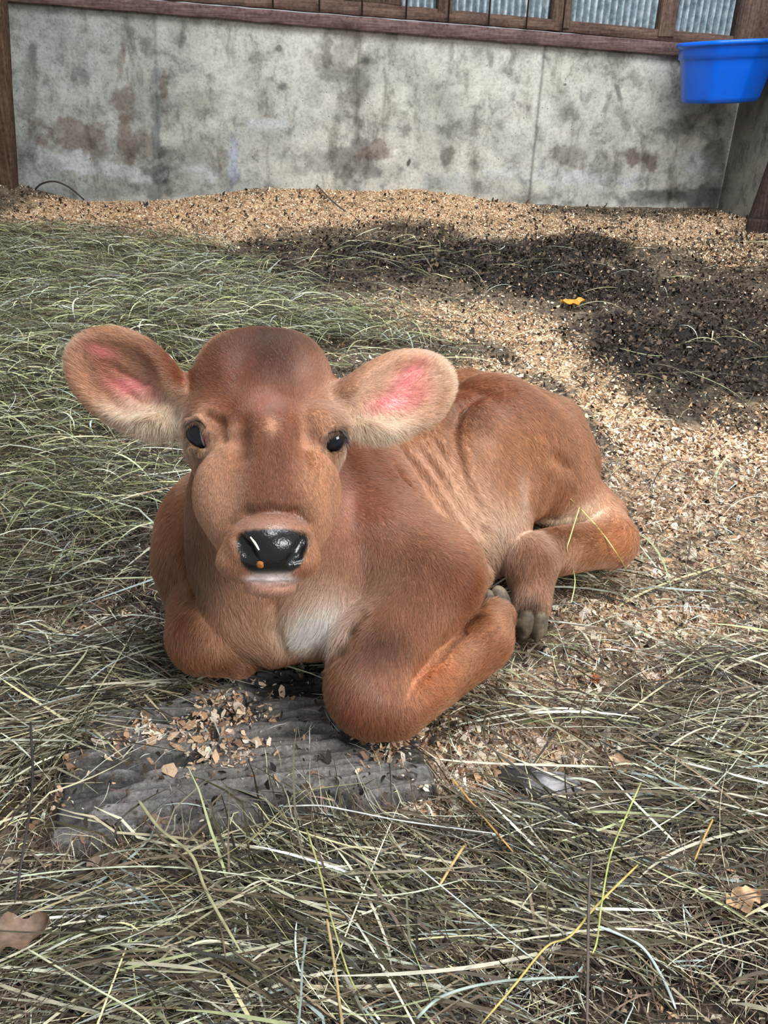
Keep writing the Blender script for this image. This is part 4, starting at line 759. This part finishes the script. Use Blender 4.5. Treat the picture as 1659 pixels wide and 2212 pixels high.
air('straw', [(1252,1095,st(1252,1095)-.004),(1232,1160,st(1232,1170)-.004),(1226,1190,st(1226,1190)-.004),(1242,1250,1.34),(1234,1302,1.30)], .0009, lin(204,206,140), 'thin pale stalk hanging down over the hind leg of the calf')
air('straw_bit', [(542,1160,st(542,1160)-.001),(552,1175,st(552,1175)-.001),(560,1188,st(560,1188)-.001)], .0013, lin(240,232,206), 'white scrap of straw stuck on the wet black nose', 'straw')
# stone, leaves
def lump(name, c, r, mat, seed, lab, cat):
    V, F_ = sphere_mesh(48, 32); V = V.copy(); n = fbm(V[:, 0]*1.7+4, V[:, 1]*1.7+V[:, 2]*1.3, seed, 4); V *= (.75+.5*n)[:, None]; V = V*np.array(r)+c; return tag(npmesh(name, V, F_, mat, smooth=True), lab, cat)
ms = NT('stone_skin'); f = ms.noise(ms.coord(), 70, 5); ms.P(color=ms.ramp(f, [(.3, lin(70,68,68)), (.5, lin(128,124,126)), (.7, lin(170,166,170))]), rough=.6, normal=ms.bump(f, .5, .004))
lump('stone', G(1195,1702,.008), (.036,.024,.018), ms.m, 5, 'grey stone half buried in hay to the right of the plank', 'stone')
lump('dirt_clod', G(1130,1680,.004), (.03,.02,.014), NT('clod').P(color=lin(60,54,52), rough=.8), 8, 'dark dirt clod left of the grey stone', 'clod')
def leaf(name, c, L_, W_, yaw, colr, lab, seed):
    n, m_ = 22, 13; r = np.random.default_rng(seed); V = []; cy, sy = math.cos(yaw), math.sin(yaw)
    ph = r.random(3)*6
    for i in range(n):
        u = i/(n-1); w2 = W_*.5*(math.sin(math.pi*min(1, u*.98+.02))**.6)*(1+.22*math.sin(u*19+ph[0]))
        for j in range(m_): v = j/(m_-1)*2-1; x = (u-.5)*L_; y = v*w2; V.append([c[0]+x*cy-y*sy, c[1]+x*sy+y*cy, c[2]+.012*v*v*L_/.06*.5+.004*math.sin(u*6+ph[1])+.003*abs(v)*math.sin(u*14+ph[2])-.0012*(abs(v) < .1)])
    F_ = [[i*m_+j, (i+1)*m_+j, (i+1)*m_+j+1, i*m_+j+1] for i in range(n-1) for j in range(m_-1)]
    m = NT(name+'_skin'); f = m.noise(m.coord(), 120, 4); m.P(color=m.mix(1.0, tuple(colr), m.ramp(f, [(.3, .6), (.65, 1.2)]), 'MULTIPLY'), rough=.6)
    return tag(npmesh(name, np.array(V), np.array(F_), m.m, smooth=True), lab, 'leaf')
lump('crumb', P(562,1220,st(562,1220)), (.0034,.0018,.0038), NT('crumb_skin').P(color=lin(168,98,44), rough=.7), 3, 'orange crumb stuck at the bottom of the wet nose', 'crumb')
leaf('dry_leaf', G(22,2030,.035), .075, .040, .6, lin(120,96,78), 'crumpled brown dry leaf at the left edge of the foreground', 1)
leaf('dry_leaf', G(225,1868,.03), .035, .020, .2, lin(112,94,80), 'small brown leaf tucked under the lower edge of the plank', 2)
leaf('dry_leaf', G(1335,1655,.022), .036, .030, 1.3, lin(196,160,124), 'tan leaf scrap upright among the shavings on the right', 3)
leaf('dry_leaf', G(1605,1945,.022), .040, .024, .3, lin(206,168,130), 'pale orange leaf scrap near the right edge of the foreground', 4)
leaf('dry_leaf', G(1290,1465,.016), .016, .014, .9, lin(176,92,42), 'small rust orange leaf scrap right of the front leg', 5)
leaf('dry_leaf', G(1237,655,.035), .085, .06, .2, lin(206,150,50), 'yellow orange scrap on the dark wet bedding behind the calf', 6)
